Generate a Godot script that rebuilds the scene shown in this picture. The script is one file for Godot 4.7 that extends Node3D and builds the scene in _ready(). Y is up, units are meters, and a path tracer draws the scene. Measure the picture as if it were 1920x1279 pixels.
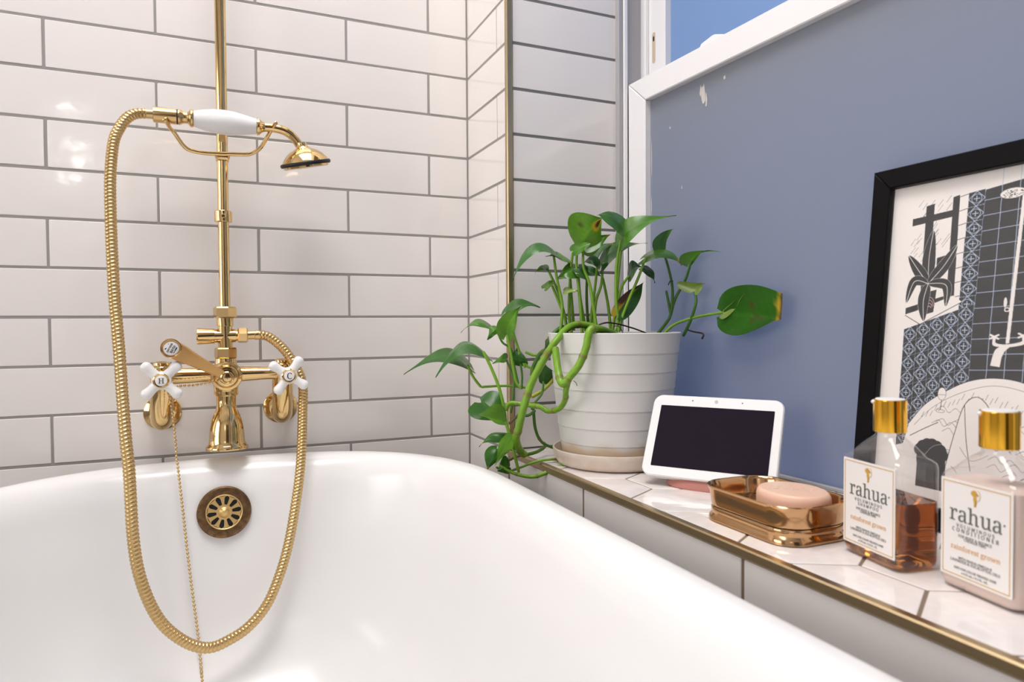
extends Node3D

const Y0 := 0.66          # height of the window ledge
const FX := -0.443        # centre line of the bath and its tap
const ROW := 0.07694      # one course of wall tiles with its joint
const LEN := 0.308        # one wall tile with its joint

var M := {}
var rng := RandomNumberGenerator.new()
var white_tiles := []


# ---------------------------------------------------------------- mesh builder
class Geo:
	var P := PackedVector3Array()
	var U := PackedVector2Array()
	var K := PackedColorArray()
	var I := PackedInt32Array()
	var tint := Color.WHITE

	func v(p: Vector3, u := Vector2.ZERO) -> int:
		P.append(p); U.append(u); K.append(tint)
		return P.size() - 1

	func tri(a: int, b: int, c: int) -> void:
		if P[a].is_equal_approx(P[b]) or P[b].is_equal_approx(P[c]) or P[a].is_equal_approx(P[c]):
			return
		I.append(a); I.append(b); I.append(c)

	func quad(a: int, b: int, c: int, d: int) -> void:
		tri(a, b, c); tri(a, c, d)

	# makes the triangles added since «from» face outwards (inwards if flip)
	func seal(from: int, flip := false) -> void:
		var c := Vector3.ZERO
		var n := 0
		for k in range(from, I.size()):
			c += P[I[k]]; n += 1
		if n == 0:
			return
		c /= n
		var vol := 0.0
		for k in range(from, I.size(), 3):
			vol += (P[I[k]] - c).dot((P[I[k + 1]] - c).cross(P[I[k + 2]] - c))
		if (vol < 0.0) != flip:
			for k in range(from, I.size(), 3):
				var t := I[k + 1]
				I[k + 1] = I[k + 2]
				I[k + 2] = t

	func rings(rows: Array, close_u := true, cap0 := true, cap1 := true, flip := false) -> void:
		var from := I.size()
		var n: int = rows[0].size()
		var ids := []
		for i in rows.size():
			var r: PackedVector3Array = rows[i]
			var line := PackedInt32Array()
			for j in n:
				line.append(v(r[j], Vector2(float(j) / n, float(i) / maxf(1.0, rows.size() - 1))))
			ids.append(line)
		for i in rows.size() - 1:
			for j in (n if close_u else n - 1):
				var k := (j + 1) % n
				quad(ids[i][j], ids[i][k], ids[i + 1][k], ids[i + 1][j])
		for e in [0, rows.size() - 1]:
			if (e == 0 and cap0) or (e != 0 and cap1):
				var c := Vector3.ZERO
				for p in rows[e]:
					c += p
				var m := v(c / n)
				for j in n:
					if e == 0:
						tri(m, ids[e][(j + 1) % n], ids[e][j])
					else:
						tri(m, ids[e][j], ids[e][(j + 1) % n])
		seal(from, flip)

	func lathe(xf: Transform3D, prof: Array, n := 32, flip := false, turn := 0.0) -> void:
		var rows := []
		for q in prof:
			var r := PackedVector3Array()
			for j in n:
				var a := TAU * j / n + turn
				r.append(xf * Vector3(q.x * cos(a), q.y, q.x * sin(a)))
			rows.append(r)
		var ring: bool = prof[0].x > 0.0 and prof[0].distance_to(prof[-1]) < 1e-5
		rings(rows, true, not ring, not ring, flip)

	func tube(pts: PackedVector3Array, rad, n := 12, caps := true) -> void:
		var rows := []
		var up := Vector3.UP
		var last := Vector3.ZERO
		for i in pts.size():
			var d := (pts[mini(i + 1, pts.size() - 1)] - pts[maxi(i - 1, 0)]).normalized()
			if i == 0:
				up = Vector3.UP if absf(d.y) < 0.9 else Vector3.RIGHT
			elif last.cross(d).length() > 1e-6:
				up = Basis(last.cross(d).normalized(), last.angle_to(d)) * up
			up = (up - d * up.dot(d)).normalized()
			var side := d.cross(up)
			last = d
			var rr: float = rad[i] if rad is Array or rad is PackedFloat32Array else rad
			var r := PackedVector3Array()
			for j in n:
				var a := TAU * j / n
				r.append(pts[i] + (up * cos(a) + side * sin(a)) * rr)
			rows.append(r)
		rings(rows, true, caps, caps)

	# a box with chamfered edges
	func box(xf: Transform3D, size: Vector3, b := 0.001) -> void:
		var from := I.size()
		var h := size / 2
		b = minf(b, minf(h.x, minf(h.y, h.z)) * 0.9)
		var id := {}
		for sx in [-1, 1]:
			for sy in [-1, 1]:
				for sz in [-1, 1]:
					var s := Vector3(sx, sy, sz)
					for ax in 3:
						var p := h - Vector3.ONE * b
						p[ax] = h[ax]
						id[[sx, sy, sz, ax]] = v(xf * (p * s))
		for ax in 3:
			var o := (ax + 1) % 3
			var q := (ax + 2) % 3
			for s in [-1, 1]:
				var k := []
				for c in [[-1, -1], [1, -1], [1, 1], [-1, 1]]:
					var w := [0, 0, 0]
					w[ax] = s; w[o] = c[0]; w[q] = c[1]
					k.append(id[[w[0], w[1], w[2], ax]])
				if s > 0: quad(k[0], k[1], k[2], k[3])
				else: quad(k[0], k[3], k[2], k[1])
		for ax in 3:      # the edge that runs along ax
			var o := (ax + 1) % 3
			var q := (ax + 2) % 3
			for c in [[-1, -1], [1, -1], [1, 1], [-1, 1]]:
				var a := [0, 0, 0]
				var e := [0, 0, 0]
				a[ax] = -1; e[ax] = 1
				a[o] = c[0]; e[o] = c[0]; a[q] = c[1]; e[q] = c[1]
				var k := [id[[a[0], a[1], a[2], o]], id[[e[0], e[1], e[2], o]], id[[e[0], e[1], e[2], q]], id[[a[0], a[1], a[2], q]]]
				if c[0] * c[1] < 0: quad(k[0], k[1], k[2], k[3])
				else: quad(k[3], k[2], k[1], k[0])
		for sx in [-1, 1]:
			for sy in [-1, 1]:
				for sz in [-1, 1]:
					var k := [id[[sx, sy, sz, 0]], id[[sx, sy, sz, 1]], id[[sx, sy, sz, 2]]]
					if sx * sy * sz > 0: tri(k[0], k[1], k[2])
					else: tri(k[0], k[2], k[1])
		seal(from)

	# a flat outline (x, y) given the thickness d along z, front at z = 0, with a bevel b round the front
	func plate(xf: Transform3D, poly: PackedVector2Array, d: float, b := 0.0) -> void:
		var from := I.size()
		if Geometry2D.is_polygon_clockwise(poly):
			poly.reverse()
		var tris := Geometry2D.triangulate_polygon(poly)
		var n := poly.size()
		var inner := PackedVector2Array()
		for k in n:
			var p := poly[k]
			if b > 0.0:
				var e0 := (p - poly[(k + n - 1) % n]).normalized()
				var e1 := (poly[(k + 1) % n] - p).normalized()
				var m := (e0.orthogonal() + e1.orthogonal())
				m = m.normalized() / maxf(0.35, m.normalized().dot(e0.orthogonal()))
				var q := p - m * b
				inner.append(q if Geometry2D.is_point_in_polygon(q, poly) else p + m * b)
			else:
				inner.append(p)
		var rows := []
		for lv in ([[0.0, inner], [-b, poly], [-d, poly]] if b > 0.0 else [[0.0, poly], [-d, poly]]):
			var line := PackedInt32Array()
			for p in lv[1]:
				line.append(v(xf * Vector3(p.x, p.y, lv[0]), p))
			rows.append(line)
		for i in rows.size() - 1:
			for j in n:
				var k := (j + 1) % n
				quad(rows[i][j], rows[i + 1][j], rows[i + 1][k], rows[i][k])
		for k in range(0, tris.size(), 3):
			tri(rows[0][tris[k]], rows[0][tris[k + 1]], rows[0][tris[k + 2]])
			var z: PackedInt32Array = rows[rows.size() - 1]
			tri(z[tris[k]], z[tris[k + 2]], z[tris[k + 1]])
		seal(from)

	func bake(crease := 40.0, coloured := false) -> ArrayMesh:
		var lim := cos(deg_to_rad(crease))
		var nf := I.size() / 3
		var fn := PackedVector3Array()
		var un := PackedVector3Array()
		var at := {}
		for f in nf:
			var a := P[I[3 * f]]
			var n := (P[I[3 * f + 1]] - a).cross(P[I[3 * f + 2]] - a)
			fn.append(n)
			un.append(n.normalized())
			for k in 3:
				var key := Vector3i((P[I[3 * f + k]] * 50000.0).round())
				if at.has(key): at[key].append(f)
				else: at[key] = [f]
		var vp := PackedVector3Array()
		var vn := PackedVector3Array()
		var vu := PackedVector2Array()
		var vk := PackedColorArray()
		for f in nf:
			for k in [0, 2, 1]:
				var i := I[3 * f + k]
				var n := Vector3.ZERO
				for g in at[Vector3i((P[i] * 50000.0).round())]:
					if un[f].dot(un[g]) > lim:
						n += fn[g]
				vp.append(P[i]); vn.append(n.normalized() if n.length() > 1e-20 else un[f]); vu.append(U[i]); vk.append(K[i])
		var arr := []
		arr.resize(Mesh.ARRAY_MAX)
		arr[Mesh.ARRAY_VERTEX] = vp
		arr[Mesh.ARRAY_NORMAL] = vn
		arr[Mesh.ARRAY_TEX_UV] = vu
		if coloured:
			arr[Mesh.ARRAY_COLOR] = vk
		var m := ArrayMesh.new()
		m.add_surface_from_arrays(Mesh.PRIMITIVE_TRIANGLES, arr)
		return m


# ---------------------------------------------------------------- helpers
func V(a: int, b: int, c: int) -> Vector3:      # tenths of a millimetre
	return Vector3(a, b, c) * 0.0001

func at(x: float, y: float, z: float) -> Transform3D:
	return Transform3D(Basis(), Vector3(x, y, z))

func along(o: Vector3, d: Vector3) -> Transform3D:      # the y axis turned to d
	d = d.normalized()
	var s := Vector3.RIGHT if absf(d.x) < 0.8 else Vector3.FORWARD
	var z := s.cross(d).normalized()
	return Transform3D(Basis(d.cross(z), d, z), o)

func thing(called: String, label: String, category: String, pos := Vector3.ZERO, group := "") -> Node3D:
	var o := Node3D.new()
	o.name = called
	add_child(o, true)
	o.position = pos
	return tag(o, label, category, group)

func tag(o: Node3D, label: String, category := "", group := "", kind := "") -> Node3D:
	for k in [["label", label], ["category", category], ["group", group], ["kind", kind]]:
		if k[1] != "":
			o.set_meta(k[0], k[1])
	return o

func part(called: String, g, m: StandardMaterial3D, parent: Node3D = self, crease := 40.0) -> MeshInstance3D:
	var o := MeshInstance3D.new()
	o.name = called
	o.mesh = g.bake(crease, m.vertex_color_use_as_albedo) if g is Geo else g
	o.material_override = m
	parent.add_child(o, true)
	return o

func partw(called: String, g: Geo, m: StandardMaterial3D, parent: Node3D, crease := 40.0) -> MeshInstance3D:      # geometry given in the world, under an unturned thing
	var o := part(called, g, m, parent, crease)
	o.position = -parent.position
	return o

func struct(called: String, g, m: StandardMaterial3D, label := "") -> MeshInstance3D:
	var o := part(called, g, m)
	tag(o, label, "", "", "structure")
	return o

func curve(pts: Array, per := 8) -> PackedVector3Array:
	var out := PackedVector3Array()
	for i in pts.size() - 1:
		var a: Vector3 = pts[maxi(i - 1, 0)]
		var b: Vector3 = pts[i]
		var c: Vector3 = pts[i + 1]
		var d: Vector3 = pts[mini(i + 2, pts.size() - 1)]
		for k in per:
			out.append(b.cubic_interpolate(c, a, d, float(k) / per))
	out.append(pts[-1])
	return out

func even(pts: PackedVector3Array, step: float) -> PackedVector3Array:
	var out := PackedVector3Array([pts[0]])
	var need := step
	for i in pts.size() - 1:
		var d := pts[i].distance_to(pts[i + 1])
		var t := 0.0
		while t + need <= d:
			t += need
			out.append(pts[i].lerp(pts[i + 1], t / d))
			need = step
		need -= d - t
	return out

func mat(c: Color, rough := 0.5, metal := 0.0, spec := 0.5) -> StandardMaterial3D:
	var m := StandardMaterial3D.new()
	m.albedo_color = c
	m.roughness = rough
	m.metallic = metal
	m.metallic_specular = spec
	return m

func noise_tex(freq: float, a: Color, b: Color, sd := 1, size := 256, oct := 4) -> NoiseTexture2D:
	var t := NoiseTexture2D.new()
	t.width = size; t.height = size; t.seamless = true
	var n := FastNoiseLite.new()
	n.seed = sd; n.frequency = freq; n.fractal_octaves = oct
	t.noise = n
	var g := Gradient.new()
	g.set_color(0, a); g.set_color(1, b)
	t.color_ramp = g
	return t

func relief(m: StandardMaterial3D, freq: float, cm: float, scale: float, sd := 3) -> void:
	m.heightmap_enabled = true
	m.heightmap_texture = noise_tex(freq, Color.BLACK, Color.WHITE, sd)
	m.heightmap_scale = cm
	m.uv1_triplanar = true
	m.uv1_scale = Vector3.ONE * scale

func text(s: String, parent: Node3D, xf: Transform3D, width: float, m: StandardMaterial3D, called := "lettering", serif := false, bold := false, depth := 0.0002, height := 0.0) -> MeshInstance3D:
	var t := TextMesh.new()
	var f := SystemFont.new()
	f.font_names = PackedStringArray(["Droid Serif" if serif else "Droid Sans"])
	f.font_weight = 700 if bold else 400
	t.font = f
	t.text = s
	t.font_size = 64
	t.pixel_size = 0.001
	t.depth = 0.01
	t.curve_step = 1.0
	var b := t.get_aabb()
	var k := width / maxf(b.size.x, 1e-5)
	var ky := k if height == 0.0 else height / maxf(b.size.y, 1e-5)
	var o := MeshInstance3D.new()
	o.name = called
	o.mesh = t
	o.material_override = m
	var c := b.get_center()
	o.transform = xf * Transform3D(Basis.from_scale(Vector3(k, ky, depth / 0.01)), Vector3(-c.x * k, -c.y * ky, depth * 0.5))
	parent.add_child(o, true)
	return o

func rrect(w: float, h: float, r: float, n := 6) -> PackedVector2Array:
	var out := PackedVector2Array()
	for q in [[1, 1, 0.0], [-1, 1, 0.25], [-1, -1, 0.5], [1, -1, 0.75]]:
		for k in n + 1:
			var a: float = TAU * (q[2] + 0.25 * k / n)
			out.append(Vector2(q[0] * (w / 2 - r), q[1] * (h / 2 - r)) + Vector2(cos(a), sin(a)) * r)
	return out


func _ready() -> void:
	rng.seed = 7
	camera_and_light()
	materials()
	room()
	back_wall()
	window_pier()
	window_ledge()
	window()
	lamps()
	bathtub()
	mixer_tap()
	hand_shower()
	shower_hose()
	drain_chain()
	pot_and_saucer()
	pothos()
	smart_display()
	soap()
	bottles()
	picture()


func camera_and_light() -> void:
	var cam := Camera3D.new()
	cam.name = "camera"
	cam.near = 0.02
	cam.far = 50.0
	var lens := CameraAttributesPhysical.new()
	lens.frustum_focal_length = 24.06
	lens.frustum_focus_distance = 1.06
	lens.frustum_near = 0.02
	lens.exposure_aperture = 7.5
	lens.auto_exposure_enabled = false
	cam.attributes = lens
	cam.fov = 53.0
	cam.position = Vector3(-0.46127, 0.2153 + Y0, 1.2648)
	cam.rotation = Vector3(-0.02435, -0.41208, -0.00619)
	add_child(cam)
	cam.current = true
	var env := Environment.new()
	env.background_mode = Environment.BG_SKY
	var sky := Sky.new()
	var s := ProceduralSkyMaterial.new()      # dusk after sunset, no sun
	s.sky_top_color = Color(0.27, 0.41, 0.70)
	s.sky_horizon_color = Color(0.38, 0.51, 0.74)
	s.ground_bottom_color = Color(0.15, 0.20, 0.30)
	s.ground_horizon_color = Color(0.25, 0.34, 0.50)
	s.sky_energy_multiplier = SKY
	s.ground_energy_multiplier = SKY
	sky.sky_material = s
	env.sky = sky
	env.tonemap_mode = Environment.TONE_MAPPER_LINEAR
	env.tonemap_exposure = 1.05
	env.sdfgi_enabled = true
	env.ssao_enabled = true
	env.ssil_enabled = true
	var w := WorldEnvironment.new()
	w.name = "sky"
	w.environment = env
	add_child(w)

const SKY := 1.32
const CEIL_E := 2.7
const LEFT_LIGHT_E := 1.85
const LAMP := Color(1.0, 0.988, 0.985)


func lamps() -> void:
	# square opal ceiling lamp, out of view, lights walls and bath from above
	var c := thing("unseen_ceiling_lamp", "large square white ceiling lamp with a glowing opal panel, out of view, placed to light the room from above", "lamp", Vector3(-0.55, 2.7, 0.72))
	var g := Geo.new()
	g.box(at(0, -0.015, 0), Vector3(1.06, 0.03, 1.06), 0.004)
	part("lamp_frame", g, M.white_paint, c)
	g = Geo.new()
	g.box(at(0, -0.036, 0), Vector3(1.0, 0.012, 1.0), 0.004)
	var e := mat(Color(1, 0.97, 0.94), 0.5)
	e.emission_enabled = true
	e.emission = LAMP
	e.emission_energy_multiplier = 1.2
	part("lamp_panel", g, e, c)
	var l := AreaLight3D.new()
	l.name = "unseen_ceiling_light"
	l.area_size = Vector2(0.98, 0.98)
	l.light_color = LAMP
	l.light_energy = CEIL_E
	l.shadow_enabled = true
	l.position = Vector3(-0.55, 2.65, 0.72)
	l.rotation.x = -PI / 2
	add_child(l)
	# glowing panel framed as a window, out of view, lights the walls from the left
	var v := Node3D.new()
	v.name = "window_2"
	add_child(v, true)
	tag(v, "wide glowing panel framed as a window, out of view, placed to light the walls from the left", "", "", "structure")
	v.position = Vector3(-3.2, 1.55, 1.0)
	g = Geo.new()
	for q in [[0.0, 0.73, 1.7, 0.06], [0.0, -0.73, 1.7, 0.06]]:
		g.box(at(0.02, q[1], q[0]), Vector3(0.04, q[3], q[2]), 0.004)
	for q in [-0.82, 0.82]:
		g.box(at(0.02, 0, q), Vector3(0.04, 1.4, 0.06), 0.004)
	part("unseen_window_frame", g, M.white_paint, v)
	g = Geo.new()
	g.box(at(0.014, 0, 0), Vector3(0.012, 1.398, 1.578), 0.001)
	var eb := e.duplicate()
	eb.emission_energy_multiplier = 1.0
	part("unseen_glow_panel", g, eb, v)
	l = AreaLight3D.new()
	l.name = "unseen_left_light"
	l.area_size = Vector2(1.5, 1.3)
	l.light_color = LAMP
	l.light_energy = LEFT_LIGHT_E
	l.shadow_enabled = true
	l.position = Vector3(-3.15, 1.55, 1.0)
	l.rotation.y = -PI / 2
	add_child(l)
	# a pair of globe lamps, unseen behind the camera, placed for glints on the tiles
	for k in 2:
		var gl := thing("unseen_globe_lamp", ["unseen opal globe wall lamp, the upper of a pair placed for glints on the tiles", "unseen opal globe wall lamp, the lower of a pair placed for glints on the tiles"][k], "lamp", Vector3(-1.05, 1.80 - 0.17 * k, 2.6), "unseen globe wall lamps")
		g = Geo.new()
		g.lathe(along(Vector3(0, 0, 0.0), Vector3.FORWARD), [Vector2(0, 0), Vector2(0.045, 0), Vector2(0.045, 0.01), Vector2(0.02, 0.02), Vector2(0.016, 0.06), Vector2(0.0, 0.06)], 24)
		part("lamp_arm", g, M.brass, gl)
		g = Geo.new()
		var prof := []
		for q in 17:
			prof.append(Vector2(0.045 * sin(PI * q / 16), -0.045 * cos(PI * q / 16)))
		g.lathe(at(0, 0, -0.10), prof, 24)
		var em := e.duplicate()
		em.emission_energy_multiplier = 6.0
		part("lamp_globe", g, em, gl)
		var o := OmniLight3D.new()
		o.name = "unseen_globe_light"
		o.light_color = LAMP
		o.light_energy = 0.02
		o.light_size = 0.04
		o.omni_attenuation = 2.0
		o.omni_range = 6.0
		o.shadow_enabled = true
		o.position = gl.position + Vector3(0, 0, -0.10)
		add_child(o)


func materials() -> void:
	M.tile = mat(Color(0.905, 0.885, 0.872), 0.07)
	relief(M.tile, 0.012, 0.03, 3.0, 5)
	M.grout = mat(Color(0.60, 0.585, 0.57), 0.9)
	M.ledge_tile = []
	for k in 3:
		var t := mat([Color(0.94, 0.915, 0.905), Color(0.935, 0.91, 0.90), Color(0.945, 0.92, 0.90)][k], 0.06)
		t.albedo_texture = noise_tex(0.02, Color(0.955, 0.95, 0.95), Color(1, 1, 1), 20 + k)
		relief(t, 0.01, 0.06, 5.0, 30 + k)
		M.ledge_tile.append(t)
	M.ledge_grout = mat(Color(0.50, 0.43, 0.37), 0.9)
	M.enamel = mat(Color(0.925, 0.922, 0.92), 0.2)
	M.white_paint = mat(Color(0.92, 0.915, 0.91), 0.5)
	M.wall_paint = mat(Color(0.80, 0.79, 0.785), 0.8)
	M.wall_left_bounce = mat(Color(0.70, 0.685, 0.675), 0.8)  # unseen left wall, tone set by how much light it bounces
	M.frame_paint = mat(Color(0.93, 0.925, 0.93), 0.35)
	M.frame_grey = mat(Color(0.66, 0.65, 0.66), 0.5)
	M.brass = mat(Color(0.87, 0.745, 0.53), 0.10, 1.0)
	M.brass_old = mat(Color(0.82, 0.695, 0.49), 0.2, 1.0)
	M.brass_hose = mat(Color(0.80, 0.68, 0.475), 0.26, 1.0)
	M.brass_lever = mat(Color(0.76, 0.60, 0.39), 0.17, 1.0)
	M.brass_grille = mat(Color(0.86, 0.73, 0.50), 0.42, 1.0)
	M.brass_dark = mat(Color(0.60, 0.47, 0.34), 0.38, 1.0)
	M.brass_dark.albedo_texture = noise_tex(0.03, Color(0.6, 0.6, 0.62), Color(1, 1, 1), 8)
	M.brass_dark.uv1_triplanar = true
	M.brass_dark.uv1_scale = Vector3.ONE * 12.0
	M.brass_trim = mat(Color(0.74, 0.66, 0.52), 0.30, 1.0)
	M.bronze = mat(Color(0.785, 0.63, 0.465), 0.13, 1.0)
	M.gold = mat(Color(1.0, 0.76, 0.25), 0.14, 1.0)
	M.porcelain = mat(Color(0.94, 0.935, 0.93), 0.08)
	M.black = mat(Color(0.03, 0.03, 0.032), 0.45)
	M.ink = mat(Color(0.10, 0.12, 0.10), 0.7)
	M.rubber = mat(Color(0.02, 0.02, 0.025), 0.5)
	M.pane = mat(Color(0.60, 0.615, 0.635), 0.32, 0.0, 0.42)
	M.pane.backlight_enabled = true
	M.pane.backlight = Color(1.0, 1.0, 1.0)
	M.pane_upper = mat(Color(0.56, 0.69, 0.86), 0.4, 0.0, 0.4)
	M.pane_upper.backlight_enabled = true
	M.pane_upper.backlight = Color(1.0, 1.0, 1.0)


# ---------------------------------------------------------------- the room
func room() -> void:
	var g := Geo.new()
	g.box(at(-1.45, -0.05, 1.25), Vector3(3.9, 0.1, 2.9), 0.0)
	struct("floor", g, mat(Color(0.62, 0.60, 0.59), 0.4), "pale floor under the bath")
	g = Geo.new()
	g.box(at(-1.45, 2.75, 1.25), Vector3(3.9, 0.1, 2.9), 0.0)
	struct("ceiling", g, M.white_paint, "plain white ceiling")
	g = Geo.new()
	g.box(at(-3.25, 1.35, 1.25), Vector3(0.1, 2.7, 2.9), 0.0)
	struct("wall_left", g, M.wall_left_bounce, "plain pale wall across from the window, out of view, toned for the light it bounces")
	g = Geo.new()
	g.box(at(-1.45, 1.35, 2.65), Vector3(3.9, 2.7, 0.1), 0.0)
	struct("wall_front", g, M.wall_paint, "plain pale wall behind the camera")
	# a dark panelled door, out of view, placed for dark streaks in the brass
	g = Geo.new()
	g.box(at(-0.35, 1.0, 2.585), Vector3(0.82, 2.0, 0.04), 0.003)
	var d := struct("unseen_door_1", g, mat(Color(0.20, 0.165, 0.15), 0.4), "dark brown panelled door out of view, placed for dark reflections in the brass")
	for k in 4:
		g = Geo.new()
		g.box(at(-0.54 + 0.38 * (k % 2), 0.52 + 0.95 * (k / 2), 2.562), Vector3(0.28, 0.72, 0.012), 0.006)
		part("panel", g, mat(Color(0.20, 0.165, 0.15), 0.4), d)


func tile_mesh(w: float, h: float, sd: int) -> ArrayMesh:
	var g := Geo.new()
	g.box(at(0, 0, -0.004), Vector3(w, h, 0.008), 0.0012)
	# hand-made: the four corners of the face lie a hair off the plane
	rng.seed = sd
	for k in g.P.size():
		g.P[k] += Vector3(rng.randf_range(-3, 3), rng.randf_range(-3, 3), 0.0) * 0.0001
	return g.bake(60.0)


func lay_tile(mesh: ArrayMesh, pos: Vector3, turn: float, parent: Node3D, m: StandardMaterial3D = null) -> void:
	var o := MeshInstance3D.new()
	o.name = "tile"
	o.mesh = mesh
	o.material_override = m if m else M.tile
	o.position = pos
	o.rotation = Vector3(rng.randf_range(-1, 1) * 0.0035, turn + rng.randf_range(-1, 1) * 0.0018, 0)
	parent.add_child(o, true)


func back_wall() -> void:
	var g := Geo.new()
	g.box(at(-1.45, 1.35, -0.0509), Vector3(3.7, 2.7, 0.1), 0.0)
	var w := struct("wall_back", g, M.grout, "white brick-bond tiled wall with grey joints behind the bath tap")
	for k in 4:
		white_tiles.append(tile_mesh(LEN - 0.0036, ROW - 0.0036, 40 + k))
	rng.seed = 11
	for r in range(-26, 18):      # r counts courses down from the joint 9 courses above the ledge
		var y := Y0 + ROW * (9 - r) - ROW / 2
		if y < 0.01 or y > 2.69:
			continue
		var x := 0.0
		var cut := 0.0781 if posmod(r, 2) == 0 else 0.2321
		while x > -2.19:
			var c := maxf(x - (cut if x == 0.0 else LEN), -2.2)
			var n := x - c
			var jog := rng.randf_range(-1, 1) * 0.0004
			if absf(n - LEN) < 0.001:
				lay_tile(white_tiles[rng.randi() % 4], Vector3((x + c) / 2 + jog, y, 0), 0.0, w)
			elif n > 0.02:
				lay_tile(tile_mesh(n - 0.0036, ROW - 0.0036, 60 + r), Vector3((x + c) / 2, y, 0), 0.0, w)
			x = c


func window_pier() -> void:
	# the short return beside the bath and the wall round the window
	var g := Geo.new()
	g.box(at(0.2509, 1.35, 0.045), Vector3(0.50, 2.7, 0.29), 0.0)
	g.box(at(0.2525, 2.35, 0.90), Vector3(0.50, 0.7, 1.44), 0.0)
	g.box(at(0.2525, 1.35, 2.05), Vector3(0.50, 2.7, 1.10), 0.0)
	var w := struct("wall_right", g, M.grout, "narrow white tiled return of the wall between bath tap and window")
	var a := tile_mesh(0.186, ROW - 0.0036, 81)
	var b := tile_mesh(0.1460, ROW - 0.0036, 82)
	var c := tile_mesh(0.0370, ROW - 0.0036, 83)
	rng.seed = 21
	for r in range(-26, 18):
		var y := Y0 + ROW * (9 - r) - ROW / 2
		if y < 0.01 or y > 2.69:
			continue
		if posmod(r, 2) == 0:
			lay_tile(a, Vector3(0, y, 0.0945), -PI / 2, w)
		else:
			lay_tile(b, Vector3(0, y, 0.0745), -PI / 2, w)
			lay_tile(c, Vector3(0, y, 0.1690), -PI / 2, w)
	# the deep window recess: one tile per course
	g = Geo.new()
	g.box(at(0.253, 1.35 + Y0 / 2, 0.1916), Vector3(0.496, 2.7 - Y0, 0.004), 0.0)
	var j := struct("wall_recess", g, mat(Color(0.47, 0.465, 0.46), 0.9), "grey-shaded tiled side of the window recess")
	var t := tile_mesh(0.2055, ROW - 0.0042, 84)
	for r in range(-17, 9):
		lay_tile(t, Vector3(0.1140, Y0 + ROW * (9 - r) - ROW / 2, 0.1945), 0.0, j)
	# metal edge strip up the corner
	g = Geo.new()
	g.box(at(0.0040, 1.35 + Y0 / 2, 0.1925), Vector3(0.0105, 2.7 - Y0, 0.0105), 0.0012)
	var s := struct("trim_1", g, M.brass_trim, "upright brushed brass edge strip on the tiled corner")
	s.set_meta("kind", "structure")


func window_ledge() -> void:
	var g := Geo.new()
	g.box(at(0.2509, (Y0 - 0.001) / 2, 0.845), Vector3(0.50, Y0 - 0.001, 1.31), 0.0)
	var w := struct("wall_under_window", g, M.ledge_grout, "tiled window ledge beside the bath with hexagon tiles on top")
	# front: the same long tiles
	rng.seed = 31
	var f := tile_mesh(LEN - 0.0036, ROW - 0.0036, 91)
	var top := tile_mesh(LEN - 0.0036, ROW - 0.0125, 92)
	for r in 8:
		for k in 5:
			var z := 0.449 + LEN * (k - 0.5) + (0.0 if r % 2 == 0 else LEN / 2)
			var y := Y0 - ROW * (r + 0.5)
			if z > 1.36 or y < 0.04:
				continue
			if z - LEN / 2 < 0.19:
				var e := z + LEN / 2
				if e > 0.23:
					lay_tile(tile_mesh(e - 0.195 - 0.0036, ROW - (0.0125 if r == 0 else 0.0036), 95 + r), Vector3(0, y - (0.0045 if r == 0 else 0.0), (e + 0.195) / 2), -PI / 2, w)
			else:
				lay_tile(top if r == 0 else f, Vector3(0, y - (0.0045 if r == 0 else 0.0), z), -PI / 2, w)
	# top: big hexagon tiles, cut along the edges
	var room_for := PackedVector2Array([Vector2(0.0095, 0.1955), Vector2(0.290, 0.1955), Vector2(0.290, 1.49), Vector2(0.0095, 1.49)])
	var s := 0.0625
	var dx := s * sqrt(3.0)
	var n := 0
	for r in range(-4, 12):
		for k in range(-1, 4):
			var c := Vector2(0.0067 + dx * k + (dx / 2 if posmod(r, 2) == 1 else 0.0), 0.493 + 1.5 * s * r)
			var hex := PackedVector2Array()
			for q in 6:
				hex.append(c + Vector2(sin(TAU * q / 6), cos(TAU * q / 6)) * (s - 0.0016))
			for cut in Geometry2D.intersect_polygons(hex, room_for):
				var area := 0.0
				for q in cut.size():
					area += cut[q].cross(cut[(q + 1) % cut.size()]) / 2
				if absf(area) < 0.0002:
					continue
				g = Geo.new()
				# (x, z) outline laid flat, face up
				g.plate(Transform3D(Basis(Vector3.RIGHT, Vector3.BACK, Vector3.UP), Vector3(0, Y0, 0)), cut, 0.006, 0.0008)
				part("hexagon_tile", g, M.ledge_tile[n % 3], w, 60.0)
				n += 1
	g = Geo.new()
	g.box(at(0.0030, Y0 - 0.0045, 0.845), Vector3(0.0105, 0.0105, 1.31), 0.0015)
	struct("trim_2", g, M.brass_trim, "long brass edge strip along the front of the window ledge")


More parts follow.
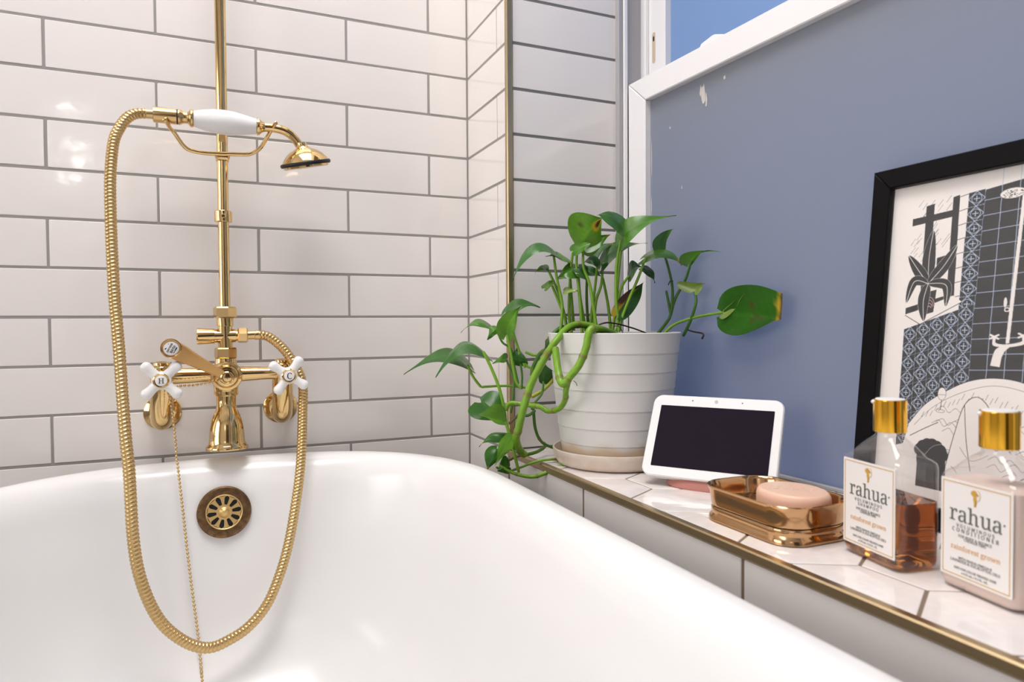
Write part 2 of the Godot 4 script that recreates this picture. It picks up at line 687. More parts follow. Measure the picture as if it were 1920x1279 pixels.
func window() -> void:
	var w := Node3D.new()
	w.name = "window_1"
	add_child(w, true)
	tag(w, "white sash window with a frosted lower pane and a blue upper pane", "", "", "structure")
	w.position = Vector3(0.236, Y0, 0.25)
	w.rotation.y = 0.044
	var p := func(called: String, x0: float, x1: float, y0: float, y1: float, z0: float, z1: float, m: StandardMaterial3D, b := 0.0012) -> MeshInstance3D:
		var g := Geo.new()
		g.box(at((x0 + x1) / 2, (y0 + y1) / 2, (z0 + z1) / 2), Vector3(x1 - x0, y1 - y0, z1 - z0), b)
		return part(called, g, m, w)
	var H := 1.27
	var ze := 1.10
	# side lining with the groove the lower sash runs in
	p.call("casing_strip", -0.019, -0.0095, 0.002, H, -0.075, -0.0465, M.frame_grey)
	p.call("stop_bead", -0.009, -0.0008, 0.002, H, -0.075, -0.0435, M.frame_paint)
	p.call("sash_track", -0.001, 0.10, 0.002, H, -0.085, -0.0545, M.frame_grey)  # grey colour stands in for the shade inside the groove
	p.call("parting_bead", 0.036, 0.0445, 0.002, H, -0.075, -0.041, M.frame_paint)
	p.call("casing_strip", -0.019, 0.10, 0.002, H, ze, ze + 0.05, M.frame_paint)
	p.call("window_head", -0.019, 0.10, H - 0.02, H + 0.08, -0.085, ze + 0.05, M.frame_paint)
	# lower sash, mitred corners
	var zl := -0.0440
	var yt := 0.647
	var yb := 0.606
	var fw := 0.049
	var flat := Transform3D(Basis(Vector3.BACK, Vector3.UP, Vector3.LEFT), Vector3.ZERO)      # outline (z, y), face towards the room
	var g := Geo.new()
	g.plate(flat, PackedVector2Array([Vector2(zl + 0.0004, yt), Vector2(ze, yt), Vector2(ze - fw, yb), Vector2(zl + fw + 0.0004, yb)]), 0.035, 0.0015)
	part("sash_rail", g, M.frame_paint, w)
	g = Geo.new()
	g.plate(flat, PackedVector2Array([Vector2(zl, 0.003), Vector2(zl, yt - 0.0005), Vector2(zl + fw, yb - 0.0005), Vector2(zl + fw, 0.003)]), 0.035, 0.0015)
	part("sash_stile", g, M.frame_paint, w)
	p.call("sash_stile", 0.0, 0.035, 0.003, yb - 0.001, ze - fw, ze, M.frame_paint)
	p.call("pane", 0.012, 0.017, 0.004, yb + 0.01, zl + fw - 0.01, ze - fw + 0.01, M.pane, 0.0)
	p.call("sealant_bead", 0.006, 0.0125, 0.0, 0.005, zl + fw, ze - fw, M.frame_grey)
	# scraps of old paint left on the frosted pane
	for q in [[0.1395, 0.576, 0.005, 0.020], [0.146, 0.566, 0.0025, 0.012], [0.1335, 0.582, 0.0025, 0.010], [0.186, 0.588, 0.0025, 0.004], [0.058, 0.545, 0.0018, 0.003], [0.088, 0.44, 0.001, 0.003], [0.0085, 0.50, 0.0016, 0.035], [0.0078, 0.42, 0.0012, 0.02]]:
		g = Geo.new()
		rng.seed = int(q[0] * 10000)
		var poly := PackedVector2Array()
		for k in 11:
			var a := TAU * k / 11
			poly.append(Vector2(q[0] + cos(a) * q[2] * rng.randf_range(0.5, 1.1), q[1] + sin(a) * q[3] * rng.randf_range(0.6, 1.1)))
		g.plate(Transform3D(flat.basis, Vector3(0.0117, 0, 0)), poly, 0.0006)
		part("paint_scrap", g, mat(Color(0.78, 0.76, 0.74), 0.8), w)
	# catch on the meeting rail
	g = Geo.new()
	g.plate(Transform3D(Basis(Vector3.BACK, Vector3.UP, Vector3.LEFT), Vector3(0.006, yt, 0)), PackedVector2Array([Vector2(0.134, 0), Vector2(0.139, 0.008), Vector2(0.164, 0.0120), Vector2(0.170, 0.0112), Vector2(0.192, 0.003), Vector2(0.192, 0)]), 0.02, 0.002)
	part("sash_catch", g, M.frame_paint, w)
	# upper sash, one track further out
	p.call("upper_sash_stile", 0.0445, 0.08, 0.60, H - 0.021, -0.046, 0.0035, M.frame_paint, 0.002)
	p.call("upper_sash_stile", 0.0445, 0.08, 0.60, H - 0.021, ze - 0.05, ze, M.frame_paint, 0.002)
	p.call("upper_sash_rail", 0.0445, 0.08, 0.60, 0.64, 0.0036, ze - 0.0505, M.frame_paint, 0.002)
	p.call("upper_sash_rail", 0.0445, 0.08, H - 0.07, H - 0.022, 0.0036, ze - 0.0505, M.frame_paint, 0.002)
	p.call("upper_pane", 0.058, 0.062, 0.63, H - 0.06, -0.005, ze - 0.045, M.pane_upper, 0.0)
	g = Geo.new()
	g.plate(Transform3D(flat.basis, Vector3(0.0440, 0, 0)), rrect(0.0085, 0.055, 0.004).duplicate(), 0.002)
	var slot := part("latch_slot", g, mat(Color(0.80, 0.72, 0.62), 0.5), w)
	slot.position = Vector3(0, 0.715, -0.027)
	g = Geo.new()
	g.plate(Transform3D(flat.basis, Vector3(0.0437, 0.016, 0)), rrect(0.004, 0.009, 0.0019), 0.001)
	part("latch_hole", g, M.black, slot)


# ---------------------------------------------------------------- bath and tap
func tub_ring(o: float, y: float) -> PackedVector3Array:
	var out := PackedVector3Array()
	var a := 0.367 - o
	var b := maxf(0.365 - o * 1.15, 0.02)
	var n := 2.5
	for k in 49:
		var t := PI - PI * k / 48.0
		out.append(Vector3(FX + a * signf(cos(t)) * pow(absf(cos(t)), 2.0 / n), Y0 + y, 0.40 - b * pow(absf(sin(t)), 2.0 / n)))
	for k in range(1, 8):
		out.append(Vector3(FX + a, Y0 + y, 0.40 + 0.80 * k / 8.0))
	for k in 49:
		var t := PI * k / 48.0
		out.append(Vector3(FX + a * signf(cos(t)) * pow(absf(cos(t)), 2.0 / n), Y0 + y, 1.20 + b * pow(absf(sin(t)), 2.0 / n)))
	for k in range(1, 8):
		out.append(Vector3(FX - a, Y0 + y, 1.20 - 0.80 * k / 8.0))
	return out


func bathtub() -> void:
	var t := thing("bathtub", "white enamelled bath with a rolled rim", "bathtub", Vector3(FX, 0, 0.8))
	var prof := [Vector2(0.020, -0.036), Vector2(0.008, -0.032), Vector2(0.001, -0.024), Vector2(-0.001, -0.015), Vector2(0.002, -0.006), Vector2(0.009, -0.001), Vector2(0.017, 0.0), Vector2(0.026, -0.0012), Vector2(0.034, -0.006), Vector2(0.041, -0.014), Vector2(0.047, -0.026), Vector2(0.052, -0.042), Vector2(0.057, -0.07), Vector2(0.064, -0.11), Vector2(0.072, -0.16), Vector2(0.083, -0.21), Vector2(0.10, -0.26), Vector2(0.125, -0.30), Vector2(0.16, -0.335), Vector2(0.20, -0.355), Vector2(0.25, -0.365), Vector2(0.30, -0.370)]
	var back := [Vector2(0.30, -0.385), Vector2(0.24, -0.382), Vector2(0.18, -0.370), Vector2(0.13, -0.345), Vector2(0.09, -0.30), Vector2(0.065, -0.23), Vector2(0.05, -0.15), Vector2(0.04, -0.08), Vector2(0.034, -0.045), Vector2(0.026, -0.038), Vector2(0.020, -0.036)]
	var rows := []
	var line := PackedVector3Array()
	for q in prof:
		line.append(Vector3(q.x, q.y, 0))
	var fine := curve(Array(line), 3)
	for q in fine:
		rows.append(tub_ring(q.x, q.y))
	for q in back:
		rows.append(tub_ring(q.x, q.y))
	# inside floor and underside closed separately
	var g := Geo.new()
	var inner := rows.slice(0, fine.size())
	var outer := rows.slice(fine.size())
	g.rings(inner + outer, true, false, false)
	g.rings([inner[-1], tub_ring(0.345, -0.371)], true, false, true)
	g.rings([outer[0], tub_ring(0.345, -0.386)], true, false, true)
	partw("tub_shell", g, M.enamel, t, 60.0)
	for sx in [-1, 1]:
		for sz in [-1, 1]:
			g = Geo.new()
			var f := Vector3(FX + sx * 0.20, 0, 0.8 + sz * 0.50)
			g.tube(curve([f + Vector3(0, 0.33, 0), f + Vector3(sx * 0.04, 0.26, 0), f + Vector3(sx * 0.045, 0.16, 0), f + Vector3(sx * 0.02, 0.07, 0), f + Vector3(sx * 0.03, 0.02, 0), f + Vector3(sx * 0.03, 0.0, 0)], 4), [0.045, 0.045, 0.044, 0.042, 0.04, 0.038, 0.035, 0.032, 0.03, 0.027, 0.024, 0.022, 0.022, 0.024, 0.028, 0.032, 0.035, 0.037, 0.038, 0.036, 0.030], 14)
			partw("claw_foot", g, M.white_paint, t)
	# overflow
	var o := Vector3(-0.4492, Y0 - 0.0760, 0.1065)
	var xf := along(o, Vector3(0.0, 0.19, 1.0))
	g = Geo.new()
	g.lathe(xf, [Vector2(0.0, -0.004), Vector2(0.0385, -0.004), Vector2(0.0398, 0.0015), Vector2(0.0388, 0.0032), Vector2(0.036, 0.0042), Vector2(0.0275, 0.0036), Vector2(0.0272, 0.001), Vector2(0.0, 0.001)], 48)
	var ring := partw("overflow_ring", g, M.brass_dark, t)
	tag(ring, "round tarnished brass overflow cover on the inner end wall")
	g = Geo.new()
	var spokes := 10
	# slotted plate: ten bridges between an inner disc and an outer ring
	g.lathe(xf, [Vector2(0.0252, 0.0015), Vector2(0.0272, 0.0015), Vector2(0.0270, 0.0048), Vector2(0.0258, 0.0052), Vector2(0.0250, 0.0046), Vector2(0.0252, 0.0015)], 48)
	var zs := xf.basis.z
	for k in spokes:
		var a0 := TAU * k / spokes + 0.20
		for side in [0]:
			var row := []
			for q in [[0.0090, 0.316], [0.0105, 0.25], [0.012, 0.150], [0.015, 0.135], [0.021, 0.145], [0.0232, 0.175], [0.0242, 0.25], [0.0254, 0.318]]:
				var r := PackedVector3Array()
				for e in [[-q[1], 0.0015], [-q[1], 0.0046], [q[1], 0.0046], [q[1], 0.0015]]:
					var a: float = a0 + e[0]
					r.append(xf * Vector3(q[0] * cos(a), e[1], q[0] * sin(a)))
				row.append(r)
			g.rings(row)
	g.lathe(xf, [Vector2(0.0, 0.0015), Vector2(0.0115, 0.0015), Vector2(0.0115, 0.0046), Vector2(0.009, 0.0050), Vector2(0.0075, 0.0042), Vector2(0.006, 0.0052), Vector2(0.0055, 0.0075), Vector2(0.003, 0.0092), Vector2(0.0, 0.0096)], 32)
	partw("overflow_grille", g, M.brass_grille, t)
	g = Geo.new()
	g.lathe(xf, [Vector2(0.0, 0.0011), Vector2(0.0265, 0.0011), Vector2(0.0265, 0.0014), Vector2(0.0, 0.0014)], 32)
	partw("overflow_shade_disc", g, M.rubber, t)  # black disc gives the slots the shade of a hole behind them


func nut(g: Geo, xf: Transform3D, r: float, h: float) -> void:
	g.lathe(xf, [Vector2(0.0, 0), Vector2(r * 0.90, 0), Vector2(r, h * 0.12), Vector2(r, h * 0.88), Vector2(r * 0.90, h), Vector2(0.0, h)], 6, false, 0.26)


func mixer_tap() -> void:
	var t := thing("bath_mixer_tap", "wall-mounted brass bath mixer with white cross handles and a tall riser pipe", "tap", Vector3(FX, Y0 + 0.0734, 0))
	var z := 0.065
	var up := Vector3.UP
	var q := func(x: float, y: float, zz: float) -> Vector3: return Vector3(x, Y0 + y, zz)
	var g := Geo.new()
	# riser pipe up to the ceiling
	g.lathe(along(q.call(FX, 0.244, z), up), [Vector2(0.0, 0), Vector2(0.0084, 0), Vector2(0.0084, 1.795), Vector2(0.0, 1.795)], 32)
	partw("riser_pipe", g, M.brass, t)
	g = Geo.new()
	g.lathe(along(q.call(FX, 0.3825, z), up), [Vector2(0.0, 0), Vector2(0.0125, 0), Vector2(0.0133, 0.001), Vector2(0.0133, 0.0165), Vector2(0.0125, 0.0178), Vector2(0.0, 0.0178)], 32)
	g.lathe(along(q.call(FX, 0.391, z + 0.011), Vector3(0, 0, 1)), [Vector2(0, 0), Vector2(0.0035, 0), Vector2(0.0035, 0.003), Vector2(0.0024, 0.0042), Vector2(0, 0.0042)], 12)
	partw("pipe_collar", g, M.brass, t)
	g = Geo.new()
	nut(g, along(q.call(FX, 0.2279, z), up), 0.0180, 0.0185)
	partw("pipe_nut", g, M.brass, t, 25.0)
	# diverter tee
	g = Geo.new()
	g.lathe(along(q.call(FX, 0.178, z), up), [Vector2(0, 0), Vector2(0.0112, 0), Vector2(0.0112, 0.037), Vector2(0.0126, 0.0375), Vector2(0.0126, 0.051), Vector2(0, 0.051)], 32)
	g.lathe(along(q.call(-0.4600, 0.1995, z), Vector3.RIGHT), [Vector2(0, 0), Vector2(0.0108, 0), Vector2(0.0108, 0.0325), Vector2(0.009, 0.033), Vector2(0.009, 0.0375), Vector2(0, 0.0375)], 32)
	partw("diverter_body", g, M.brass, t)
	g = Geo.new()
	g.lathe(along(q.call(-0.4590, 0.1992, z), Vector3.LEFT), [Vector2(0, 0), Vector2(0.0118, 0), Vector2(0.0120, 0.002), Vector2(0.0134, 0.0235), Vector2(0.0128, 0.0258), Vector2(0, 0.0265)], 32)
	partw("diverter_knob", g, M.brass, t)
	g = Geo.new()
	nut(g, along(q.call(-0.4245, 0.2000, z), Vector3.RIGHT), 0.0125, 0.0155)
	partw("hose_nut", g, M.brass_old, t, 25.0)
	g = Geo.new()
	nut(g, along(q.call(FX, 0.1628, z), up), 0.0172, 0.0178)
	partw("body_nut", g, M.brass_old, t, 25.0)
	# valve body: upright barrel, cross bar, round boss in front
	g = Geo.new()
	g.lathe(along(q.call(FX, 0.100, z), up), [Vector2(0, 0), Vector2(0.0148, 0), Vector2(0.0150, 0.003), Vector2(0.0183, 0.004), Vector2(0.0183, 0.0095), Vector2(0.0178, 0.0115), Vector2(0.0190, 0.019), Vector2(0.0200, 0.033), Vector2(0.0192, 0.045), Vector2(0.0168, 0.055), Vector2(0.0158, 0.063), Vector2(0, 0.063)], 40)
	g.lathe(along(q.call(-0.5360, 0.1370, z), Vector3.RIGHT), [Vector2(0, 0), Vector2(0.0125, 0), Vector2(0.0126, 0.03), Vector2(0.0112, 0.062), Vector2(0.0105, 0.075), Vector2(0.0130, 0.088), Vector2(0.0130, 0.098), Vector2(0.0126, 0.110), Vector2(0.0105, 0.150), Vector2(0.0102, 0.1805), Vector2(0, 0.1805)], 32)
	g.lathe(along(q.call(FX + 0.0006, 0.1353, 0.045), Vector3(0, 0, 1)), [Vector2(0, 0), Vector2(0.0233, 0), Vector2(0.0240, 0.022), Vector2(0.0238, 0.036), Vector2(0.0225, 0.0395), Vector2(0.0190, 0.0405), Vector2(0.0182, 0.0400), Vector2(0.0176, 0.0455), Vector2(0.0155, 0.0480), Vector2(0.0120, 0.0485), Vector2(0.0115, 0.052), Vector2(0, 0.052)], 48)
	partw("valve_body", g, M.brass, t)
	# bell spout leaning out over the bath
	g = Geo.new()
	var pts := PackedVector3Array()
	var rad := []
	for e in [[0.102, 0.0650, 0.0150], [0.095, 0.0655, 0.0147], [0.0875, 0.0665, 0.0146], [0.080, 0.0680, 0.0164], [0.072, 0.0695, 0.0200], [0.064, 0.071, 0.0228], [0.056, 0.0722, 0.0246], [0.048, 0.0732, 0.0257], [0.040, 0.074, 0.0264], [0.033, 0.0745, 0.0269], [0.028, 0.075, 0.0276], [0.0245, 0.0752, 0.0295], [0.0225, 0.0753, 0.0318], [0.0195, 0.0754, 0.0322], [0.0175, 0.0755, 0.0318]]:
		pts.append(q.call(FX, e[0], e[1])); rad.append(e[2])
	g.tube(pts, rad, 40)
	partw("bell_spout", g, M.brass, t)
	# the two swinging arms, their wall roses, stems and handles
	for s in [-1, 1]:
		var xv := -0.5360 if s < 0 else -0.3555
		var xr := -0.5392 if s < 0 else -0.3542
		g = Geo.new()
		g.lathe(along(q.call(xr, 0.0734, 0.0), Vector3(0, 0, 1)), [Vector2(0, 0), Vector2(0.0285, 0), Vector2(0.0286, 0.0015), Vector2(0.0270, 0.0035), Vector2(0.0205, 0.0065), Vector2(0.0170, 0.0085), Vector2(0, 0.0085)], 48)
		partw("wall_rose", g, M.brass, t)
		g = Geo.new()
		g.tube(curve([q.call(xr, 0.0690, 0.004), q.call(xr, 0.0640, 0.024), q.call(lerpf(xr, xv, 0.3), 0.070, 0.042), q.call(lerpf(xr, xv, 0.7), 0.095, 0.055), q.call(xv, 0.122, 0.058), q.call(xv, 0.142, 0.060)], 5), 0.0165, 28)
		g.lathe(along(q.call(xv, 0.140, 0.060), up), [Vector2(0, 0), Vector2(0.0145, 0), Vector2(0.0145, 0.010), Vector2(0.0120, 0.013), Vector2(0.0128, 0.0145), Vector2(0.0120, 0.0180), Vector2(0.0070, 0.0205), Vector2(0, 0.0212)], 32)
		partw("swing_arm", g, M.brass, t)
		var hc: Vector3 = q.call(-0.5336, 0.1338, 0.106) if s < 0 else q.call(-0.3498, 0.1347, 0.106)
		var from: Vector3 = q.call(xv, 0.137, 0.062)
		g = Geo.new()
		g.tube(PackedVector3Array([from, from.lerp(hc, 0.45), from.lerp(hc, 0.5), from.lerp(hc, 0.8)]), [0.0125, 0.0120, 0.0085, 0.0085], 24)
		partw("handle_stem", g, M.brass, t)
		cross_handle(t, hc, 0.79 if s < 0 else 0.97, "H" if s < 0 else "C", 1.0 if s < 0 else 0.97)
	# diverter lever with its porcelain badge
	var a: Vector3 = q.call(-0.4418, 0.1348, 0.104)
	var b: Vector3 = q.call(-0.5197, 0.1825, 0.113)
	var dx := (b - a).normalized()
	var len := a.distance_to(b)
	var zf := Vector3(0, 0, 1)
	zf = (zf - dx * zf.dot(dx)).normalized()
	var lx := Transform3D(Basis(dx, zf.cross(dx), zf), a)
	var poly := PackedVector2Array()
	for e in [[0.0, 0.0062], [0.018, 0.0066], [0.030, 0.0078], [0.045, 0.0092], [0.060, 0.0108], [0.074, 0.0128]]:
		poly.append(Vector2(e[0], e[1]))
	for k in 15:
		var w := PI / 2 * 0.75 - PI * 0.75 * k / 14.0
		poly.append(Vector2(len + 0.0145 * cos(w), 0.0145 * sin(w)))
	for e in [[0.074, -0.0128], [0.060, -0.0108], [0.045, -0.0092], [0.030, -0.0078], [0.018, -0.0066], [0.0, -0.0062]]:
		poly.append(Vector2(e[0], e[1]))
	g = Geo.new()
	g.plate(Transform3D(lx.basis, a + zf * 0.003), poly, 0.009, 0.002)
	# raised rim round the badge
	var ring := []
	for k in 25:
		ring.append(b + zf * 0.0035 + (lx.basis.x * cos(TAU * k / 24) + lx.basis.y * sin(TAU * k / 24)) * 0.0128)
	g.tube(PackedVector3Array(ring), 0.0019, 8)
	var lever := partw("diverter_lever", g, M.brass_lever, t, 35.0)
	g = Geo.new()
	g.lathe(along(b + zf * 0.002, zf), [Vector2(0, 0), Vector2(0.0112, 0), Vector2(0.0112, 0.0014), Vector2(0.0100, 0.0024), Vector2(0, 0.0030)], 32)
	var badge := part("badge", g, M.porcelain, lever)
	tag(badge, "white porcelain badge reading SHOWER BATH")
	var tx := Transform3D(Basis(Vector3(0, 0, 1), deg_to_rad(62)), b + zf * 0.0050)
	text("SHOWER", badge, tx * at(0.0, 0.0022, 0), 0.0150, M.ink, "lettering", false, true)
	text("BATH", badge, tx * at(0.0, -0.0026, 0), 0.0115, M.ink, "lettering", false, true)
	for s in [-1, 1]:
		g = Geo.new()
		g.plate(tx * Transform3D(Basis(Vector3(0, 0, 1), 0.0 if s > 0 else PI), Vector3(0.0, 0.0064 * s, 0.0002)), PackedVector2Array([Vector2(-0.0050, -0.0008), Vector2(-0.0022, -0.0008), Vector2(-0.0022, -0.0002), Vector2(0.0034, -0.0002), Vector2(0.0034, -0.0008), Vector2(0.0054, 0.0), Vector2(0.0034, 0.0008), Vector2(0.0034, 0.0002), Vector2(-0.0022, 0.0002), Vector2(-0.0022, 0.0008), Vector2(-0.0050, 0.0008)]), 0.0003)
		part("arrow", g, M.ink, badge)
	g = Geo.new()
	g.lathe(along(a + Vector3(0, 0, 0.0), Vector3(0, 0, 1)), [Vector2(0, 0), Vector2(0.0098, 0), Vector2(0.0098, 0.0045), Vector2(0.0082, 0.0058), Vector2(0.0072, 0.0050), Vector2(0.0064, 0.0062), Vector2(0.0040, 0.0066), Vector2(0, 0.0066)], 32)
	partw("lever_screw", g, M.brass, t)
	g = Geo.new()
	for k in 2:
		g.box(Transform3D(Basis(Vector3(0, 0, 1), 0.4 + PI / 2 * k), a + Vector3(0, 0, 0.0064)), Vector3(0.0046, 0.0009, 0.0008), 0.0001)
	partw("screw_slot", g, M.brass_dark, t)
	# cradle that carries the hand shower
	g = Geo.new()
	g.lathe(along(q.call(FX, 0.480, z), up), [Vector2(0.0085, 0), Vector2(0.0098, 0), Vector2(0.0100, 0.004), Vector2(0.0100, 0.012), Vector2(0.0094, 0.0135), Vector2(0.0085, 0.0135)], 32)
	g.box(Transform3D(Basis(), q.call(FX, 0.4865, z + 0.008)), Vector3(0.022, 0.012, 0.014), 0.003)
	var c := curve([V(-5221, 11833, 1180), V(-5210, 11830, 1120), V(-5160, 11764, 1000), V(-5103, 11711, 920), V(-4994, 11560, 850), V(-4899, 11498, 820), V(-4718, 11478, 800), V(-4510, 11483, 790), V(-4416, 11488, 790), V(-4330, 11496, 790), V(-4132, 11508, 800), V(-4012, 11528, 800), V(-3875, 11615, 830), V(-3771, 11779, 900), V(-3687, 11924, 1000), V(-3656, 11955, 1120), V(-3645, 11961, 1180)], 5)
	var cr := []
	for k in c.size():
		var e := absf(float(k) / (c.size() - 1) - 0.5) * 2.0
		cr.append(lerpf(0.0036, 0.0028, e) * (0.6 if k == 0 or k == c.size() - 1 else 1.0))
	g.tube(c, cr, 12)
	partw("handset_cradle", g, M.brass, t)


func cross_handle(t: Node3D, c: Vector3, turn: float, letter: String, k := 1.0) -> void:
	var g := Geo.new()
	g.lathe(along(c - Vector3(0, 0, 0.0075), Vector3(0, 0, 1)), [Vector2(0, 0), Vector2(0.0095, 0), Vector2(0.0128, 0.003), Vector2(0.0140, 0.008), Vector2(0.0135, 0.0125), Vector2(0.0115, 0.0145), Vector2(0, 0.0145)], 32)
	for i in 4:
		var a := turn + PI / 2 * i
		var pr := []
		for e in [[0.0, 0.002], [0.0085, 0.006], [0.0082, 0.010], [0.0074, 0.0145], [0.0071, 0.0185], [0.0075, 0.0225], [0.0083, 0.0265], [0.0086, 0.0295], [0.0077, 0.0325], [0.0058, 0.0350], [0.0030, 0.0362], [0.0, 0.0365]]:
			pr.append(Vector2(e[0] * k, e[1] * k))
		g.lathe(along(c, Vector3(cos(a), sin(a), 0)), pr, 20)
	var h := partw("cross_handle", g, M.porcelain, t, 50.0)
	tag(h, "white porcelain cross handle marked %s" % letter)
	g = Geo.new()
	g.lathe(along(c + Vector3(0, 0, 0.0068), Vector3(0, 0, 1)), [Vector2(0, 0), Vector2(0.0113, 0), Vector2(0.0113, 0.0012), Vector2(0.0102, 0.0022), Vector2(0.0090, 0.0016), Vector2(0, 0.0016)], 32)
	part("brass_ring", g, M.brass, h)
	g = Geo.new()
	g.lathe(along(c + Vector3(0, 0, 0.0080), Vector3(0, 0, 1)), [Vector2(0, 0), Vector2(0.0080, 0), Vector2(0.0080, 0.0016), Vector2(0.0070, 0.0024), Vector2(0, 0.0026)], 32)
	part("button", g, M.porcelain, h)
	text(letter, h, Transform3D(Basis(), c + Vector3(0.0002, 0, 0.0107)), 0.0078 if letter == "H" else 0.0072, M.ink, "lettering", true)


func hand_shower() -> void:
	var s := thing("hand_shower", "brass hand shower with a white porcelain grip lying in the tap's cradle", "hand shower", V(-4423, 11939, 970))
	var L := func(x0: float, y0: float, x1: float, y1: float) -> Transform3D:
		return along(Vector3(x0, y0 + Y0, 0.097), Vector3(x1 - x0, y1 - y0, 0))
	var g := Geo.new()
	g.lathe(along(V(-5386, 11950, 970), V(-5057, 11949, 970) - V(-5386, 11950, 970)), [Vector2(0, 0), Vector2(0.0112, 0), Vector2(0.0116, 0.001), Vector2(0.0116, 0.0308), Vector2(0.0112, 0.0318), Vector2(0, 0.0318)], 32)
	partw("swivel_coupling", g, M.brass_old, s)
	g = Geo.new()
	g.lathe(along(V(-5068, 11950, 970), Vector3.RIGHT), [Vector2(0, 0), Vector2(0.0112, 0), Vector2(0.0112, 0.0020), Vector2(0, 0.0020)], 32)
	partw("seal_ring", g, M.rubber, s)
	g = Geo.new()
	g.lathe(along(V(-5048, 11950, 970), V(-4839, 11950, 970) - V(-5048, 11950, 970)), [Vector2(0, 0), Vector2(0.0116, 0), Vector2(0.0118, 0.002), Vector2(0.0100, 0.005), Vector2(0.0088, 0.008), Vector2(0.0086, 0.0125), Vector2(0.0098, 0.0145), Vector2(0.0125, 0.0160), Vector2(0.0134, 0.0182), Vector2(0.0128, 0.0205), Vector2(0.0118, 0.0218), Vector2(0, 0.0218)], 36)
	partw("grip_collar", g, M.brass_old, s)
	var p0 := V(-4836, 11950, 970)
	var p1 := V(-3926, 11927, 970)
	var n := p0.distance_to(p1)
	var prof := [Vector2(0, 0), Vector2(0.0118, 0)]
	for k in 17:
		var u := k / 16.0
		prof.append(Vector2(0.0120 + 0.0070 * pow(sin(PI * pow(u, 0.92)), 1.1), 0.0005 + u * (n - 0.001)))
	prof.append(Vector2(0.0110, n)); prof.append(Vector2(0, n))
	g = Geo.new()
	g.lathe(along(p0, p1 - p0), prof, 40)
	partw("porcelain_grip", g, M.porcelain, s)
	g = Geo.new()
	g.lathe(along(p1, V(-3673, 11932, 970) - p1), [Vector2(0, 0), Vector2(0.0128, 0), Vector2(0.0134, 0.0015), Vector2(0.0130, 0.0042), Vector2(0.0105, 0.0062), Vector2(0.0082, 0.0095), Vector2(0.0072, 0.0125), Vector2(0, 0.0125)], 36)
	partw("neck_collar", g, M.brass, s)
	g = Geo.new()
	g.tube(curve([V(-3810, 11929, 970), V(-3673, 11932, 970), V(-3530, 11911, 970), V(-3440, 11873, 970), V(-3366, 11816, 970), V(-3309, 11749, 970), V(-3264, 11676, 970), V(-3238, 11610, 970), V(-3228, 11580, 970)], 6), 0.0070, 24)
	partw("gooseneck", g, M.brass, s)
	# rose: axis leaning like the neck, face turned a little to the wall
	var rim := V(-3179, 11415, 970)
	var ax := Vector3(0.21, -0.95, -0.17).normalized()
	var o := rim - ax * 0.0285
	g = Geo.new()
	g.lathe(along(o, ax), [Vector2(0, -0.004), Vector2(0.0074, -0.004), Vector2(0.0078, -0.001), Vector2(0.0088, 0.002), Vector2(0.0108, 0.0045), Vector2(0.0150, 0.0065), Vector2(0.0225, 0.0100), Vector2(0.0290, 0.0150), Vector2(0.0340, 0.0210), Vector2(0.0370, 0.0262), Vector2(0.0378, 0.0280), Vector2(0, 0.0280)], 48)
	partw("shower_rose", g, M.brass, s)
	g = Geo.new()
	g.lathe(along(o, ax), [Vector2(0.030, 0.0265), Vector2(0.0390, 0.0265), Vector2(0.0402, 0.0285), Vector2(0.0402, 0.0305), Vector2(0.0390, 0.0325), Vector2(0.030, 0.0325), Vector2(0.030, 0.0265)], 48)
	partw("rubber_ring", g, M.rubber, s)
	g = Geo.new()
	g.lathe(along(o, ax), [Vector2(0, 0.0280), Vector2(0.0362, 0.0280), Vector2(0.0362, 0.0352), Vector2(0.034, 0.0365), Vector2(0, 0.0375)], 48)
	partw("spray_plate", g, M.brass, s)


